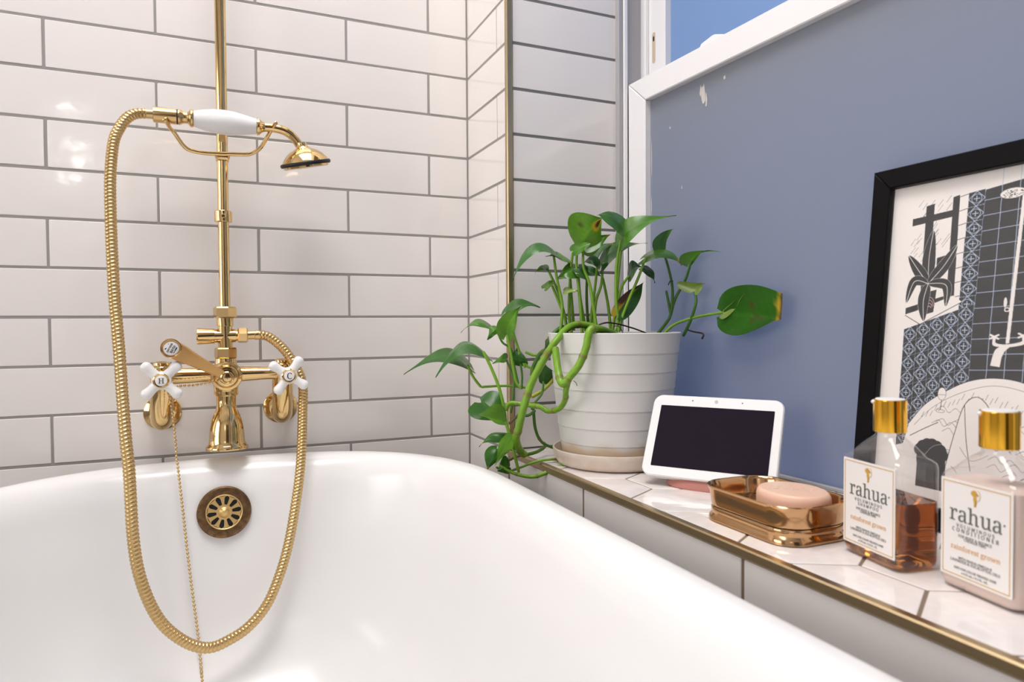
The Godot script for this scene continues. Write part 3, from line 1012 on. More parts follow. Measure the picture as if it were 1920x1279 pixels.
func shower_hose() -> void:
	var pts := curve([V(-3932, 8606, 650), V(-3784, 8578, 670), V(-3623, 8453, 720), V(-3494, 8301, 770), V(-3383, 8114, 810), V(-3294, 7917, 830), V(-3256, 7739, 850), V(-3260, 7567, 900), V(-3280, 7355, 980), V(-3318, 6899, 1150), V(-3366, 6454, 1300), V(-3449, 5955, 1400), V(-3582, 5344, 1520), V(-3745, 4883, 1650), V(-3941, 4527, 1780), V(-4209, 4304, 1920), V(-4486, 4206, 2030), V(-4705, 4182, 2100), V(-4916, 4272, 2160), V(-5123, 4450, 2200), V(-5322, 4703, 2220), V(-5478, 5050, 2220), V(-5592, 5474, 2200), V(-5647, 5920, 2160), V(-5670, 6366, 2100), V(-5690, 6810, 2050), V(-5726, 7207, 2000), V(-5765, 7747, 1900), V(-5799, 8294, 1800), V(-5834, 8722, 1700), V(-5871, 9149, 1600), V(-5903, 9830, 1500), V(-5921, 10408, 1400), V(-5925, 10899, 1320), V(-5893, 11402, 1200), V(-5828, 11632, 1140), V(-5727, 11828, 1060), V(-5613, 11924, 1000), V(-5482, 11952, 970)], 10)
	var h := thing("shower_hose", "ribbed brass hose looping from the tap into the bath and up to the hand shower", "hose", V(-4486, 4206, 2030))
	var fine := even(pts, 0.00135)
	var rad := []
	for k in fine.size():
		rad.append([0.0069, 0.0078, 0.0079, 0.0077][k % 4])
	var g := Geo.new()
	g.tube(fine, rad, 14)
	partw("ribbed_sleeve", g, M.brass_hose, h, 30.0)
	for e in [[V(-4090, 8606, 650), V(-3925, 8606, 650)], [V(-5388, 11951, 970), V(-5500, 11951, 970)]]:
		g = Geo.new()
		g.lathe(along(e[0], e[1] - e[0]), [Vector2(0, 0), Vector2(0.0072, 0), Vector2(0.0072, 0.0105), Vector2(0.0080, 0.011), Vector2(0.0080, e[0].distance_to(e[1])), Vector2(0, e[0].distance_to(e[1]))], 24)
		partw("hose_ferrule", g, M.brass_old, h)


func drain_chain() -> void:
	var pts := even(curve([V(-4511, 7912, 980), V(-4681, 7874, 940), V(-4887, 7837, 900), V(-5076, 7831, 880), V(-5195, 7807, 880), V(-5235, 7736, 900), V(-5225, 7639, 920), V(-5198, 7402, 950), V(-5175, 7120, 1000), V(-5152, 6774, 1050), V(-5132, 6573, 1080), V(-5054, 5726, 1200), V(-4981, 4998, 1350), V(-4876, 4102, 1600), V(-4833, 3590, 1800), V(-4790, 3420, 2050)], 12), 0.0059)
	var c := thing("plug_chain", "thin brass ball chain hanging from the tap boss down into the bath", "chain", V(-4833, 3573, 1800))
	var g := Geo.new()
	for p in pts:
		var pr := []
		for k in 7:
			pr.append(Vector2(0.0023 * sin(PI * k / 6), -0.0023 * cos(PI * k / 6)))
		g.lathe(at(p.x, p.y, p.z), pr, 10)
	var o := partw("chain_beads", g, M.brass_old, c, 60.0)
	tag(o, "", "", "", "stuff")
	g = Geo.new()
	g.tube(pts, 0.0006, 5)
	partw("chain_wire", g, M.brass_old, c)


# ---------------------------------------------------------------- things on the ledge
func pot_and_saucer() -> void:
	var c := Vector3(0.109, Y0, 0.354)
	var s := thing("plant_saucer", "cream stained ceramic saucer under the plant pot", "saucer", c)
	var g := Geo.new()
	g.lathe(at(0, 0, 0), [Vector2(0, 0.0), Vector2(0.080, 0.0), Vector2(0.087, 0.002), Vector2(0.0915, 0.008), Vector2(0.0945, 0.018), Vector2(0.0955, 0.0235), Vector2(0.0945, 0.0255), Vector2(0.0925, 0.0245), Vector2(0.0895, 0.014), Vector2(0.085, 0.006), Vector2(0, 0.005)], 72)
	var m := mat(Color(0.91, 0.875, 0.84), 0.35)
	m.albedo_texture = noise_tex(0.018, Color(0.90, 0.84, 0.78), Color(1, 1, 1), 51)
	m.uv1_triplanar = true
	m.uv1_scale = Vector3.ONE * 7.0
	part("dish", g, m, s)
	var p := thing("plant_pot", "white banded flower pot with a mineral stain round its foot", "pot", c + Vector3(0, 0.0055, 0))
	g = Geo.new()
	# bands divided by fine grooves; the foot is stained where water stood
	var lines := [0.030, 0.0545, 0.0815, 0.1115, 0.1375, 0.1655]
	var r := func(y: float) -> float: return 0.0785 + 0.0235 * pow(clampf(y / 0.196, 0, 1), 0.9)
	var prof := [Vector2(0, 0), Vector2(0.076, 0), Vector2(0.0785, 0.002)]
	var ys := [0.005, 0.010, 0.014, 0.018, 0.022, 0.0255]
	for l in lines:
		ys.append_array([l - 0.0014, l - 0.0004, l + 0.0006, l + 0.0016, l + 0.009, l + 0.018])
	ys.append_array([0.188, 0.193])
	for y in ys:
		var d := 0.0
		for l in lines:
			if absf(y - (l - 0.0004)) < 0.0001: d = -0.0011
			elif absf(y - (l + 0.0006)) < 0.0001: d = -0.0011
			elif absf(y - (l + 0.0016)) < 0.0001: d = 0.0006
		prof.append(Vector2(r.call(y) + d, y))
	prof.append_array([Vector2(0.1022, 0.1955), Vector2(0.1010, 0.1965), Vector2(0.0990, 0.1960), Vector2(0.0985, 0.190), Vector2(0.095, 0.150), Vector2(0, 0.150)])
	var from := 0
	g.lathe(at(0, 0, 0), prof, 96)
	for k in g.P.size():
		var y := g.P[k].y
		var out := Vector2(g.P[k].x, g.P[k].z).length()
		var stain := 0.0
		if y < 0.036 and out > 0.05:
			stain = clampf((0.033 + 0.003 * sin(atan2(g.P[k].z, g.P[k].x) * 9.0) - y) / 0.010, 0, 1)
		g.K[k] = Color(0.78, 0.765, 0.74).lerp(Color(0.62, 0.44, 0.25), stain * 0.75)
	var pm := mat(Color.WHITE, 0.32)
	pm.vertex_color_use_as_albedo = true
	part("pot_wall", g, pm, p, 35.0)
	g = Geo.new()
	rng.seed = 5
	var rows := []
	for i in 9:
		var ring := PackedVector3Array()
		for j in 40:
			var a := TAU * j / 40
			var q := 0.0965 * i / 8.0 + 0.0005
			ring.append(Vector3(q * cos(a), 0.184 + rng.randf() * 0.006, q * sin(a)))
		rows.append(ring)
	g.rings(rows, true, true, false)
	var soil := thing("potting_soil", "dark potting soil in the white banded pot", "soil", p.position)
	soil.set_meta("kind", "stuff")
	var sm := part("soil_surface", g, mat(Color(0.10, 0.075, 0.06), 1.0), soil, 20.0)
	sm.set_meta("kind", "stuff")


func green(tone: int) -> Color:
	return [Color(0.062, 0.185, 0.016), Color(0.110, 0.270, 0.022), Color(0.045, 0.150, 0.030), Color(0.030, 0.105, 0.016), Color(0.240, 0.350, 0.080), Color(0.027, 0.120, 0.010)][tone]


func add_leaf(plant: Node3D, b: Vector3, mid: Vector3, tip: Vector3, sl: Vector3, sr: Vector3, tone: int, brown: int) -> void:
	var g := Geo.new()
	var nu := 22
	var nv := 16
	var base := green(tone)
	var len := b.distance_to(mid) + mid.distance_to(tip)
	var back := (b - mid).normalized()
	var nrm := sl.cross(tip - b).normalized()
	var ph := rng.randf() * TAU
	var rows := []
	var cols := []
	for i in nu + 1:
		var t := pow(float(i) / nu, 1.15)
		var c := b.lerp(mid, t).lerp(mid.lerp(tip, t), t)
		var w := pow(sin(PI * pow(clampf(t, 0.0005, 0.9995), 0.52)), 0.62 + 0.75 * t)
		var row := PackedVector3Array()
		for j in nv + 1:
			var s := 2.0 * j / nv - 1.0
			var a := absf(s)
			var side := (sl if s < 0 else sr) * w
			if brown == 4 and s < 0:      # this leaf is torn off short on its upper side
				side = sl * pow(sin(PI * pow(clampf(t * 0.58, 0.0005, 1.0), 0.52)), 0.6)
			var p := c + side * a + back * len * 0.15 * pow(a, 1.4) * pow(1.0 - t, 3.0)
			p += nrm * (0.0012 * sin(t * 9.0 + ph + s * 2.0) * a + 0.0016 * (1.0 - a) * sin(PI * t)) 
			row.append(p)
			# colour: pale midrib, faint side veins, browned tips and spots
			var k := base
			var vein := absf(fposmod(t * 8.0 + a * 1.6 + 0.5, 1.0) - 0.5)
			k = k.lerp(Color(k.r * 1.7, k.g * 1.45, k.b * 1.6), 0.30 * smoothstep(0.12, 0.0, vein) + 0.5 * smoothstep(0.10, 0.0, a))
			k = k * (1.0 + 0.12 * sin(ph + t * 5.0 + s * 3.0))
			var br := 0.0
			var yl := 0.0
			if brown == 1:
				br = smoothstep(0.90, 0.96, t)
				yl = smoothstep(0.80, 0.90, t) * 0.6
			elif brown == 2:
				var d := Vector2((t - 0.80) * 1.6, s - 0.25).length()
				br = smoothstep(0.34, 0.22, d)
				yl = smoothstep(0.52, 0.36, d)
				br = maxf(br, smoothstep(0.08, 0.04, Vector2(t - 0.35, (s + 0.45) * 0.5).length()) * 0.7)
			elif brown == 3:
				br = smoothstep(-0.25, -0.42, s + 0.12 * sin(t * 14.0)) * smoothstep(0.1, 0.25, t)
				yl = smoothstep(-0.12, -0.3, s)
			elif brown == 4:
				br = smoothstep(0.955, 0.985, t)
				yl = smoothstep(0.90, 0.95, t + 0.03 * sin(s * 9.0))
				for q in [[0.48, -0.32], [0.52, 0.30], [0.58, 0.05], [0.68, 0.2]]:
					br = maxf(br, smoothstep(0.075, 0.035, Vector2(t - q[0], (s - q[1]) * 0.6).length()) * 0.6)
			k = k.lerp(Color(0.52, 0.36, 0.03), yl).lerp(Color(0.085, 0.030, 0.018), br)
			cols.append(Color(k, 1.0))
		rows.append(row)
	g.rings(rows, false, false, false)
	for k in mini(cols.size(), g.K.size()):
		g.K[k] = cols[k]
	var o := part("leaf", g, M.leaf, plant, 80.0)
	o.position = -plant.position


func add_stem(plant: Node3D, called: String, pts: Array, r0: int, r1: int, tone: int) -> void:
	var c := curve(pts, 6)
	var rad := []
	var every := 11
	for k in c.size():
		var r := lerpf(r0, r1, float(k) / (c.size() - 1)) * 0.0001
		if called == "vine" and k % every == every - 1:
			r *= 1.16      # a node ring
		rad.append(r * (0.8 if k == 0 or k == c.size() - 1 else 1.0))
	var g := Geo.new()
	g.tube(c, rad, 10)
	var base: Color = [Color(0.19, 0.39, 0.022), Color(0.065, 0.19, 0.020), Color(0.36, 0.40, 0.035), Color(0.16, 0.15, 0.05), Color(0.035, 0.016, 0.012)][tone]
	for k in g.P.size():
		var i := mini(k / 10, c.size() - 1)
		var q := base * (0.92 + 0.16 * sin(k * 1.7) * 0.5)
		if called == "vine" and i % every == every - 1 and tone != 4:
			q = base.lerp(Color(0.20, 0.11, 0.05), 0.75)
		g.K[k] = Color(q, 1.0)
	var o := part(called, g, M.stem, plant, 60.0)
	o.position = -plant.position


func pothos() -> void:
	rng.seed = 99
	M.leaf = mat(Color.WHITE, 0.26)
	M.leaf.vertex_color_use_as_albedo = true
	M.leaf.backlight_enabled = true
	M.leaf.backlight = Color(0.45, 0.55, 0.25)
	M.stem = mat(Color.WHITE, 0.38)
	M.stem.vertex_color_use_as_albedo = true
	var plant := thing("pothos_plant", "trailing green pothos with browning leaf tips spilling from the white pot", "plant", Vector3(0.109, Y0 + 0.19, 0.354))
	add_leaf(plant, V(597,9976,3430), V(663,10232,3561), V(1009,10415,3380), V(-240,322,-70), V(240,-167,-21), 1, 2)
	add_leaf(plant, V(1249,10232,3599), V(941,10449,3677), V(711,10385,3687), V(154,147,-155), V(-112,-159,119), 2, 0)
	add_leaf(plant, V(1193,10042,3580), V(1177,10317,3784), V(1932,10410,4002), V(41,196,-206), V(-42,-110,203), 0, 0)
	add_leaf(plant, V(1035,9706,3301), V(1124,10017,3332), V(1812,10045,3414), V(63,152,-195), V(-80,-122,187), 3, 1)
	add_leaf(plant, V(956,9818,3154), V(1006,10005,3171), V(1364,10048,3218), V(6,89,-109), V(-22,-87,102), 3, 1)
	add_leaf(plant, V(913,9673,3358), V(758,9806,3396), V(650,9674,3352), V(83,109,-76), V(-117,-67,169), 3, 0)
	add_leaf(plant, V(983,9705,3497), V(863,9657,3631), V(869,9582,3559), V(0,9,-110), V(105,8,-63), 3, 0)
	add_leaf(plant, V(1611,9793,3660), V(1927,10008,3792), V(2247,9673,3722), V(199,109,-243), V(-153,-119,154), 0, 1)
	add_leaf(plant, V(1976,9941,3488), V(1987,10181,3486), V(2325,10302,3412), V(-183,33,83), V(147,-40,-44), 0, 0)
	add_leaf(plant, V(2357,9743,3834), V(2339,9922,3975), V(2343,9805,4569), V(8,68,-348), V(8,40,90), 0, 0)
	add_leaf(plant, V(1369,9503,3562), V(1362,9735,3662), V(1650,9610,3573), V(84,136,-185), V(-85,-90,184), 3, 0)
	add_leaf(plant, V(1628,9627,3562), V(1692,9593,3700), V(1794,9390,3641), V(136,62,-106), V(-113,-49,61), 3, 1)
	add_leaf(plant, V(1160,8910,3595), V(1482,9215,3510), V(1756,9428,3405), V(-134,83,-6), V(122,-85,56), 3, 3)
	add_leaf(plant, V(2337,9249,3926), V(2359,9356,3976), V(2340,9361,4164), V(-148,114,-286), V(-5,-39,108), 4, 1)
	add_leaf(plant, V(692,9988,3362), V(883,10086,3443), V(1112,10147,3432), V(-29,66,-15), V(-9,-160,110), 0, 1)
	add_leaf(plant, V(2351,8886,4597), V(2352,8869,5166), V(2343,8790,5709), V(-24,431,65), V(-17,-301,-43), 5, 4)
	add_leaf(plant, V(2342,8895,4560), V(2357,9016,4749), V(2346,9190,5045), V(-14,23,-7), V(-7,-72,86), 4, 0)
	add_leaf(plant, V(236,9900,3165), V(-162,10213,3201), V(-467,9398,3198), V(41,89,-203), V(-22,-119,212), 2, 0)
	add_leaf(plant, V(549,9769,3087), V(319,9842,3203), V(129,9802,3121), V(32,96,-207), V(-26,-81,155), 0, 0)
	add_leaf(plant, V(231,9636,2952), V(103,9703,3003), V(-27,9538,3060), V(60,59,-84), V(-30,-58,98), 0, 1)
	add_leaf(plant, V(622,9608,3232), V(391,9542,3319), V(275,9445,3194), V(-12,116,-117), V(11,-114,117), 0, 0)
	add_leaf(plant, V(588,9641,3326), V(567,9537,3505), V(663,9403,3474), V(156,40,-42), V(-91,-48,-38), 3, 0)
	add_leaf(plant, V(878,9640,3016), V(958,9583,3183), V(1159,9492,3143), V(84,76,-75), V(-83,-75,75), 3, 0)
	add_leaf(plant, V(386,9263,3247), V(399,9278,3438), V(526,9257,3418), V(49,54,-89), V(-49,-54,89), 4, 1)
	add_leaf(plant, V(475,9871,3380), V(524,9940,3584), V(689,9988,3579), V(6,85,-109), V(-7,-84,108), 0, 0)
	add_leaf(plant, V(114,9314,3127), V(152,9392,3218), V(298,9435,3095), V(-8,40,-114), V(-1,-39,110), 1, 0)
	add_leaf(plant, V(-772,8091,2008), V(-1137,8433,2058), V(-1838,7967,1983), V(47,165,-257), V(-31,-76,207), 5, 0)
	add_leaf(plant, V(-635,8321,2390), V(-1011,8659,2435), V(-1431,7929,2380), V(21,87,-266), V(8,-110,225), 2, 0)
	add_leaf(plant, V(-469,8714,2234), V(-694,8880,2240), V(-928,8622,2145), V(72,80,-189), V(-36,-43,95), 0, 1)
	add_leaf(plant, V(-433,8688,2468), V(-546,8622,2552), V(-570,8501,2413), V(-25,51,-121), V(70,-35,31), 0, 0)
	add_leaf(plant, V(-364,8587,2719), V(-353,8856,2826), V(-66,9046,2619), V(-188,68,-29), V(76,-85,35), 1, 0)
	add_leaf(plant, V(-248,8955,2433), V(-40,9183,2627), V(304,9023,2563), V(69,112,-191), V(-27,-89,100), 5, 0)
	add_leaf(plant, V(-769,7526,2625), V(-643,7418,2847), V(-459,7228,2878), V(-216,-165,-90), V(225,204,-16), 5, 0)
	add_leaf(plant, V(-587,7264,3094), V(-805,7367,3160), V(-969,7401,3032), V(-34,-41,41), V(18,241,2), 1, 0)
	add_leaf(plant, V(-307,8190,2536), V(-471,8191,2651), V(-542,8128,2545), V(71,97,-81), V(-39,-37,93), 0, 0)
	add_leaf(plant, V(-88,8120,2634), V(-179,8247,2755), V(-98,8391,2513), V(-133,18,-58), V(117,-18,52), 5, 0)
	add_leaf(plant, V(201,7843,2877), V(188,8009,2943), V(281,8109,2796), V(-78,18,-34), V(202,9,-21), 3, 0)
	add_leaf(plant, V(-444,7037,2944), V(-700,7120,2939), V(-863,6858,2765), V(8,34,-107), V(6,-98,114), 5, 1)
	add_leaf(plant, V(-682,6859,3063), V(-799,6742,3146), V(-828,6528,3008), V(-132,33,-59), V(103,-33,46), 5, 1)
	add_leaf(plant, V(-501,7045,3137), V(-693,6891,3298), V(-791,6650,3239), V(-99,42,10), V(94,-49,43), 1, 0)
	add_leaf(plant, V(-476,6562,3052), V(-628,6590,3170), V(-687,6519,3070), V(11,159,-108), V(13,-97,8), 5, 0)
	add_stem(plant, "petiole", [V(236,9892,3165), V(283,9462,3197), V(352,9048,3238), V(323,8635,3237)], 19, 27, 0)
	add_stem(plant, "petiole", [V(565,9884,3200), V(520,9467,3192), V(497,8942,3195), V(529,8583,3219)], 19, 27, 0)
	add_stem(plant, "petiole", [V(577,9889,3314), V(566,9642,3316), V(603,9145,3346), V(633,8583,3373)], 19, 27, 0)
	add_stem(plant, "petiole", [V(619,9935,3441), V(614,9633,3447), V(707,9304,3496), V(793,8583,3553)], 19, 27, 0)
	add_stem(plant, "petiole", [V(1201,10050,3583), V(1134,9663,3564), V(1118,9142,3571), V(1150,8729,3596)], 19, 27, 0)
	add_stem(plant, "petiole", [V(1304,10246,3514), V(1226,9646,3495), V(1188,9146,3492), V(1219,8695,3518)], 19, 27, 0)
	add_stem(plant, "petiole", [V(1553,9784,3744), V(1442,9470,3704), V(1308,9141,3654), V(1189,8811,3611), V(1148,8629,3598)], 19, 27, 0)
	add_stem(plant, "petiole", [V(1369,9503,3562), V(1252,9312,3515), V(1153,8895,3484), V(1111,8595,3473)], 19, 27, 0)
	add_stem(plant, "petiole", [V(965,9682,3271), V(929,9362,3264), V(868,8899,3249), V(840,8579,3246)], 19, 27, 0)
	add_stem(plant, "petiole", [V(1041,9656,3305), V(1014,9361,3301), V(932,9092,3273), V(886,8596,3266)], 19, 27, 0)
	add_stem(plant, "petiole", [V(1091,9494,3222), V(1162,9052,3265), V(1202,8576,3295)], 19, 27, 0)
	add_stem(plant, "petiole", [V(2106,9917,3436), V(2189,9588,3481), V(2231,9267,3508), V(2194,8895,3502), V(2112,8740,3470), V(1974,8551,3415)], 19, 27, 1)
	add_stem(plant, "petiole", [V(2337,9742,3847), V(2348,9449,3686), V(2269,9154,3528), V(2193,8878,3502)], 19, 27, 1)
	add_stem(plant, "petiole", [V(2350,9242,3910), V(2344,9081,3956), V(2340,8806,3830), V(2354,8549,3624)], 19, 27, 1)
	add_stem(plant, "petiole", [V(2343,8910,4571), V(2354,8839,3879), V(2107,8722,3687), V(1933,8537,3616)], 19, 27, 0)
	add_stem(plant, "petiole", [V(258,9360,3080), V(368,9051,3136), V(456,8817,3181)], 19, 27, 0)
	add_stem(plant, "petiole", [V(239,9636,2955), V(380,9281,3026), V(474,8902,3077), V(516,8607,3104)], 19, 27, 0)
	add_stem(plant, "petiole", [V(549,9769,3087), V(573,9322,3110), V(609,8648,3143)], 19, 27, 0)
	add_stem(plant, "petiole", [V(735,9624,3063), V(759,9156,3086), V(836,8629,3134)], 19, 27, 0)
	add_stem(plant, "petiole", [V(918,9674,3033), V(902,9160,3039), V(925,8593,3064)], 19, 27, 1)
	add_stem(plant, "petiole", [V(1222,8912,3513), V(1204,8728,3510), V(1125,8545,3481)], 19, 27, 0)
	add_stem(plant, "petiole", [V(2136,9285,3466), V(2180,9025,3492), V(2202,8895,3505)], 19, 27, 1)
	add_stem(plant, "vine", [V(1147,8563,3599), V(720,8715,3517), V(339,8726,3569), V(-23,8502,3744), V(-243,8129,3658), V(-376,7841,3607), V(-474,7507,3573), V(-502,7203,3460), V(-453,7020,3268), V(-281,6796,3022), V(-165,6710,2966)], 50, 60, 0)
	add_stem(plant, "vine", [V(1019,8598,3651), V(488,8678,4126), V(275,8658,4220), V(193,8419,4256), V(100,8179,4221), V(-19,8015,4173), V(-103,7911,4139), V(-114,7964,4046), V(-82,8198,3890), V(-54,8410,3787)], 56, 52, 0)
	add_stem(plant, "vine", [V(-41,7970,4165), V(-49,7807,4100), V(-2,7673,3994), V(12,7519,3785), V(-49,7456,3542), V(-114,7508,3403), V(-169,7509,3161), V(-277,7523,3004), V(-421,7524,2941), V(-476,7417,2920)], 42, 36, 0)
	add_stem(plant, "vine", [V(409,8717,3163), V(239,8619,3201), V(146,8487,3163), V(159,8360,3063), V(110,8281,2935), V(57,8073,2808), V(31,7929,2800)], 40, 30, 1)
	add_stem(plant, "vine", [V(-16,7608,2897), V(207,7716,2883), V(435,7911,2868)], 34, 30, 2)
	add_stem(plant, "vine", [V(47,7411,2821), V(116,7064,2751), V(258,6831,2711), V(532,6690,2725), V(410,6643,3284)], 26, 22, 1)
	add_stem(plant, "vine", [V(-131,6691,2872), V(75,6714,2852), V(289,6762,2726), V(326,6814,2632)], 30, 24, 1)
	add_stem(plant, "vine", [V(-131,6708,2871), V(-214,6648,2727), V(-332,6589,2677)], 28, 24, 3)
	add_stem(plant, "vine", [V(-663,6563,2970), V(-475,6475,2945), V(-244,6511,2936), V(-12,6641,3165), V(457,6640,3196)], 18, 20, 0)
	add_stem(plant, "vine", [V(-656,6616,3081), V(-516,6518,3144), V(-369,6460,3211), V(-198,6435,3286), V(-43,6486,3374), V(344,6642,3474)], 20, 36, 0)
	add_stem(plant, "vine", [V(-196,7432,3042), V(-309,7279,2887), V(-394,7196,2852)], 26, 22, 3)
	add_stem(plant, "vine", [V(69,7377,2832), V(-75,7314,2880), V(-255,7337,2910)], 26, 24, 1)
	add_stem(plant, "petiole", [V(-816,8341,2856), V(-707,8086,2910), V(-607,7799,2962), V(-544,7512,2997), V(-518,7266,3015), V(-461,7036,3046), V(-405,6774,3077), V(-342,6479,3112)], 24, 24, 0)
	add_stem(plant, "petiole", [V(-840,8102,2197), V(-748,7894,2242), V(-640,7737,2294)], 22, 22, 0)
	add_stem(plant, "petiole", [V(-640,7737,2294), V(-418,7753,2391), V(-180,7752,2495), V(18,7724,2582)], 20, 20, 0)
	add_stem(plant, "petiole", [V(-403,8589,2811), V(-354,8322,2840), V(-320,8071,2862), V(-285,7862,2882), V(-218,7745,2915)], 20, 20, 0)
	add_stem(plant, "petiole", [V(-202,8927,2563), V(-190,8652,2575), V(-131,8412,2608), V(-19,8051,2666)], 20, 20, 0)
	add_stem(plant, "petiole", [V(-433,8671,2468), V(-350,8465,2510), V(-226,8352,2568), V(-176,8052,2598), V(-125,7794,2627)], 18, 18, 1)
	add_stem(plant, "petiole", [V(-299,8190,2540), V(-216,7966,2582), V(-156,7777,2613), V(-94,7734,2642)], 18, 18, 1)
	add_stem(plant, "petiole", [V(-88,8120,2634), V(-68,7923,2648), V(-79,7708,2649)], 18, 18, 1)
	add_stem(plant, "petiole", [V(157,7851,2967), V(131,7658,2960), V(28,7515,2919), V(-27,7406,2898)], 18, 18, 1)
	add_stem(plant, "petiole", [V(-854,7569,2915), V(-707,7421,2983), V(-552,7257,3055)], 18, 18, 1)
	add_stem(plant, "petiole", [V(-15,8308,2661), V(103,8256,2714), V(197,8272,2755)], 22, 22, 0)
	add_stem(plant, "petiole", [V(-33,8154,2657), V(21,8068,2683), V(99,8050,2718)], 20, 20, 0)
	add_stem(plant, "petiole", [V(-267,7854,2781), V(-287,7602,2779), V(-321,7349,2771)], 18, 18, 1)
	add_stem(plant, "dry_root", [V(574,8668,3673), V(781,8763,3761), V(1004,8754,3750), V(1283,8687,3764), V(1491,8603,3857)], 12, 12, 4)
	add_stem(plant, "dry_root", [V(2349,8661,3685), V(2350,8619,3883), V(2358,8588,4106), V(2341,8505,4101)], 11, 16, 4)
	add_stem(plant, "dry_root", [V(2108,9366,3561), V(2133,9426,3570), V(2180,9434,3591)], 8, 10, 4)
	add_stem(plant, "dry_root", [V(77,8367,3246), V(64,8490,3237), V(95,8523,3249)], 7, 7, 4)
	add_stem(plant, "dry_root", [V(84,7944,4078), V(118,7913,4094), V(131,7868,4101)], 5, 4, 4)
	add_stem(plant, "dry_root", [V(967,8713,3734), V(1041,8713,3767), V(1099,8615,3795)], 6, 6, 4)


func smart_display() -> void:
	var d := thing("smart_display", "white framed tablet display with a dark screen on a pink fabric foot", "display", Vector3(0.1099, Y0, 0.5681))
	d.rotation.y = atan2(-0.8226, 0.5686)
	var tilt := Transform3D(Basis(Vector3.RIGHT, -0.5229), Vector3(0, 0.014, 0))
	var w := 0.173
	var h := 0.1175
	var g := Geo.new()
	g.plate(tilt * at(0, h / 2, 0), rrect(w, h, 0.013, 8), 0.010, 0.0015)
	var body := part("display_body", g, mat(Color(0.93, 0.93, 0.93), 0.18), d)
	g = Geo.new()
	g.plate(tilt * at(0.0005, h / 2 - 0.0012, 0.0003), rrect(0.150, 0.0880, 0.001, 2), 0.0008)
	var scr := part("screen", g, mat(Color(0.135, 0.105, 0.15), 0.10, 0.0, 0.20), d)
	tag(scr, "dark switched-off screen")
	for e in [[-0.032, 0.0008], [0.034, 0.0008], [0.0, 0.0024]]:
		g = Geo.new()
		g.lathe(tilt * along(Vector3(e[0], h - 0.0072, -0.0005), Vector3(0, 0, 1)), [Vector2(0, 0), Vector2(e[1], 0), Vector2(e[1], 0.0009), Vector2(0, 0.0009)], 16)
		part("microphone_hole" if e[0] != 0.0 else "light_sensor", g, M.black if e[0] != 0.0 else mat(Color(0.72, 0.72, 0.73), 0.3), body)
	# fabric foot: an oval block behind and under the screen
	g = Geo.new()
	var rows := []
	for e in [[0.0, 0.94], [0.0025, 1.0], [0.014, 1.0], [0.024, 0.97], [0.034, 0.90], [0.045, 0.75], [0.055, 0.5]]:
		var ring := PackedVector3Array()
		for k in 48:
			var a := TAU * k / 48
			ring.append(Vector3(0.0585 * e[1] * signf(cos(a)) * pow(absf(cos(a)), 0.62), e[0], -0.030 - e[0] * 0.66 + 0.0335 * e[1] * signf(sin(a)) * pow(absf(sin(a)), 0.8)))
		rows.append(ring)
	g.rings(rows)
	var f := mat(Color(0.80, 0.56, 0.52), 0.95)
	var im := Image.create(64, 64, false, Image.FORMAT_RGB8)
	for y in 64:
		for x in 64:
			var q := absf(fposmod((x + y) / 8.0, 1.0) - 0.5) * 2.0
			var s := absf(fposmod((x - y) / 8.0, 1.0) - 0.5) * 2.0
			var v := 0.60 + 0.40 * minf(1.0, q + 0.35 * s)
			im.set_pixel(x, y, Color(v, v * 0.97, v * 0.96))
	f.albedo_texture = ImageTexture.create_from_image(im)
	f.uv1_triplanar = true
	f.uv1_scale = Vector3.ONE * 90.0
	part("fabric_foot", g, f, d, 60.0)
	# cable behind it
	g = Geo.new()
	g.tube(curve([Vector3(0, 0.010, -0.064), Vector3(0, 0.006, -0.078), Vector3(0.03, 0.003, -0.088), Vector3(0.06, 0.003, -0.085)], 5), 0.0018, 8)
	part("power_cable", g, M.porcelain, d)


func rr_ring(hx: float, hz: float, r: float, y: float) -> PackedVector3Array:
	var out := PackedVector3Array()
	for p in rrect(hx * 2, hz * 2, minf(r, minf(hx, hz) * 0.98), 8):
		out.append(Vector3(p.x, y, p.y))
	return out


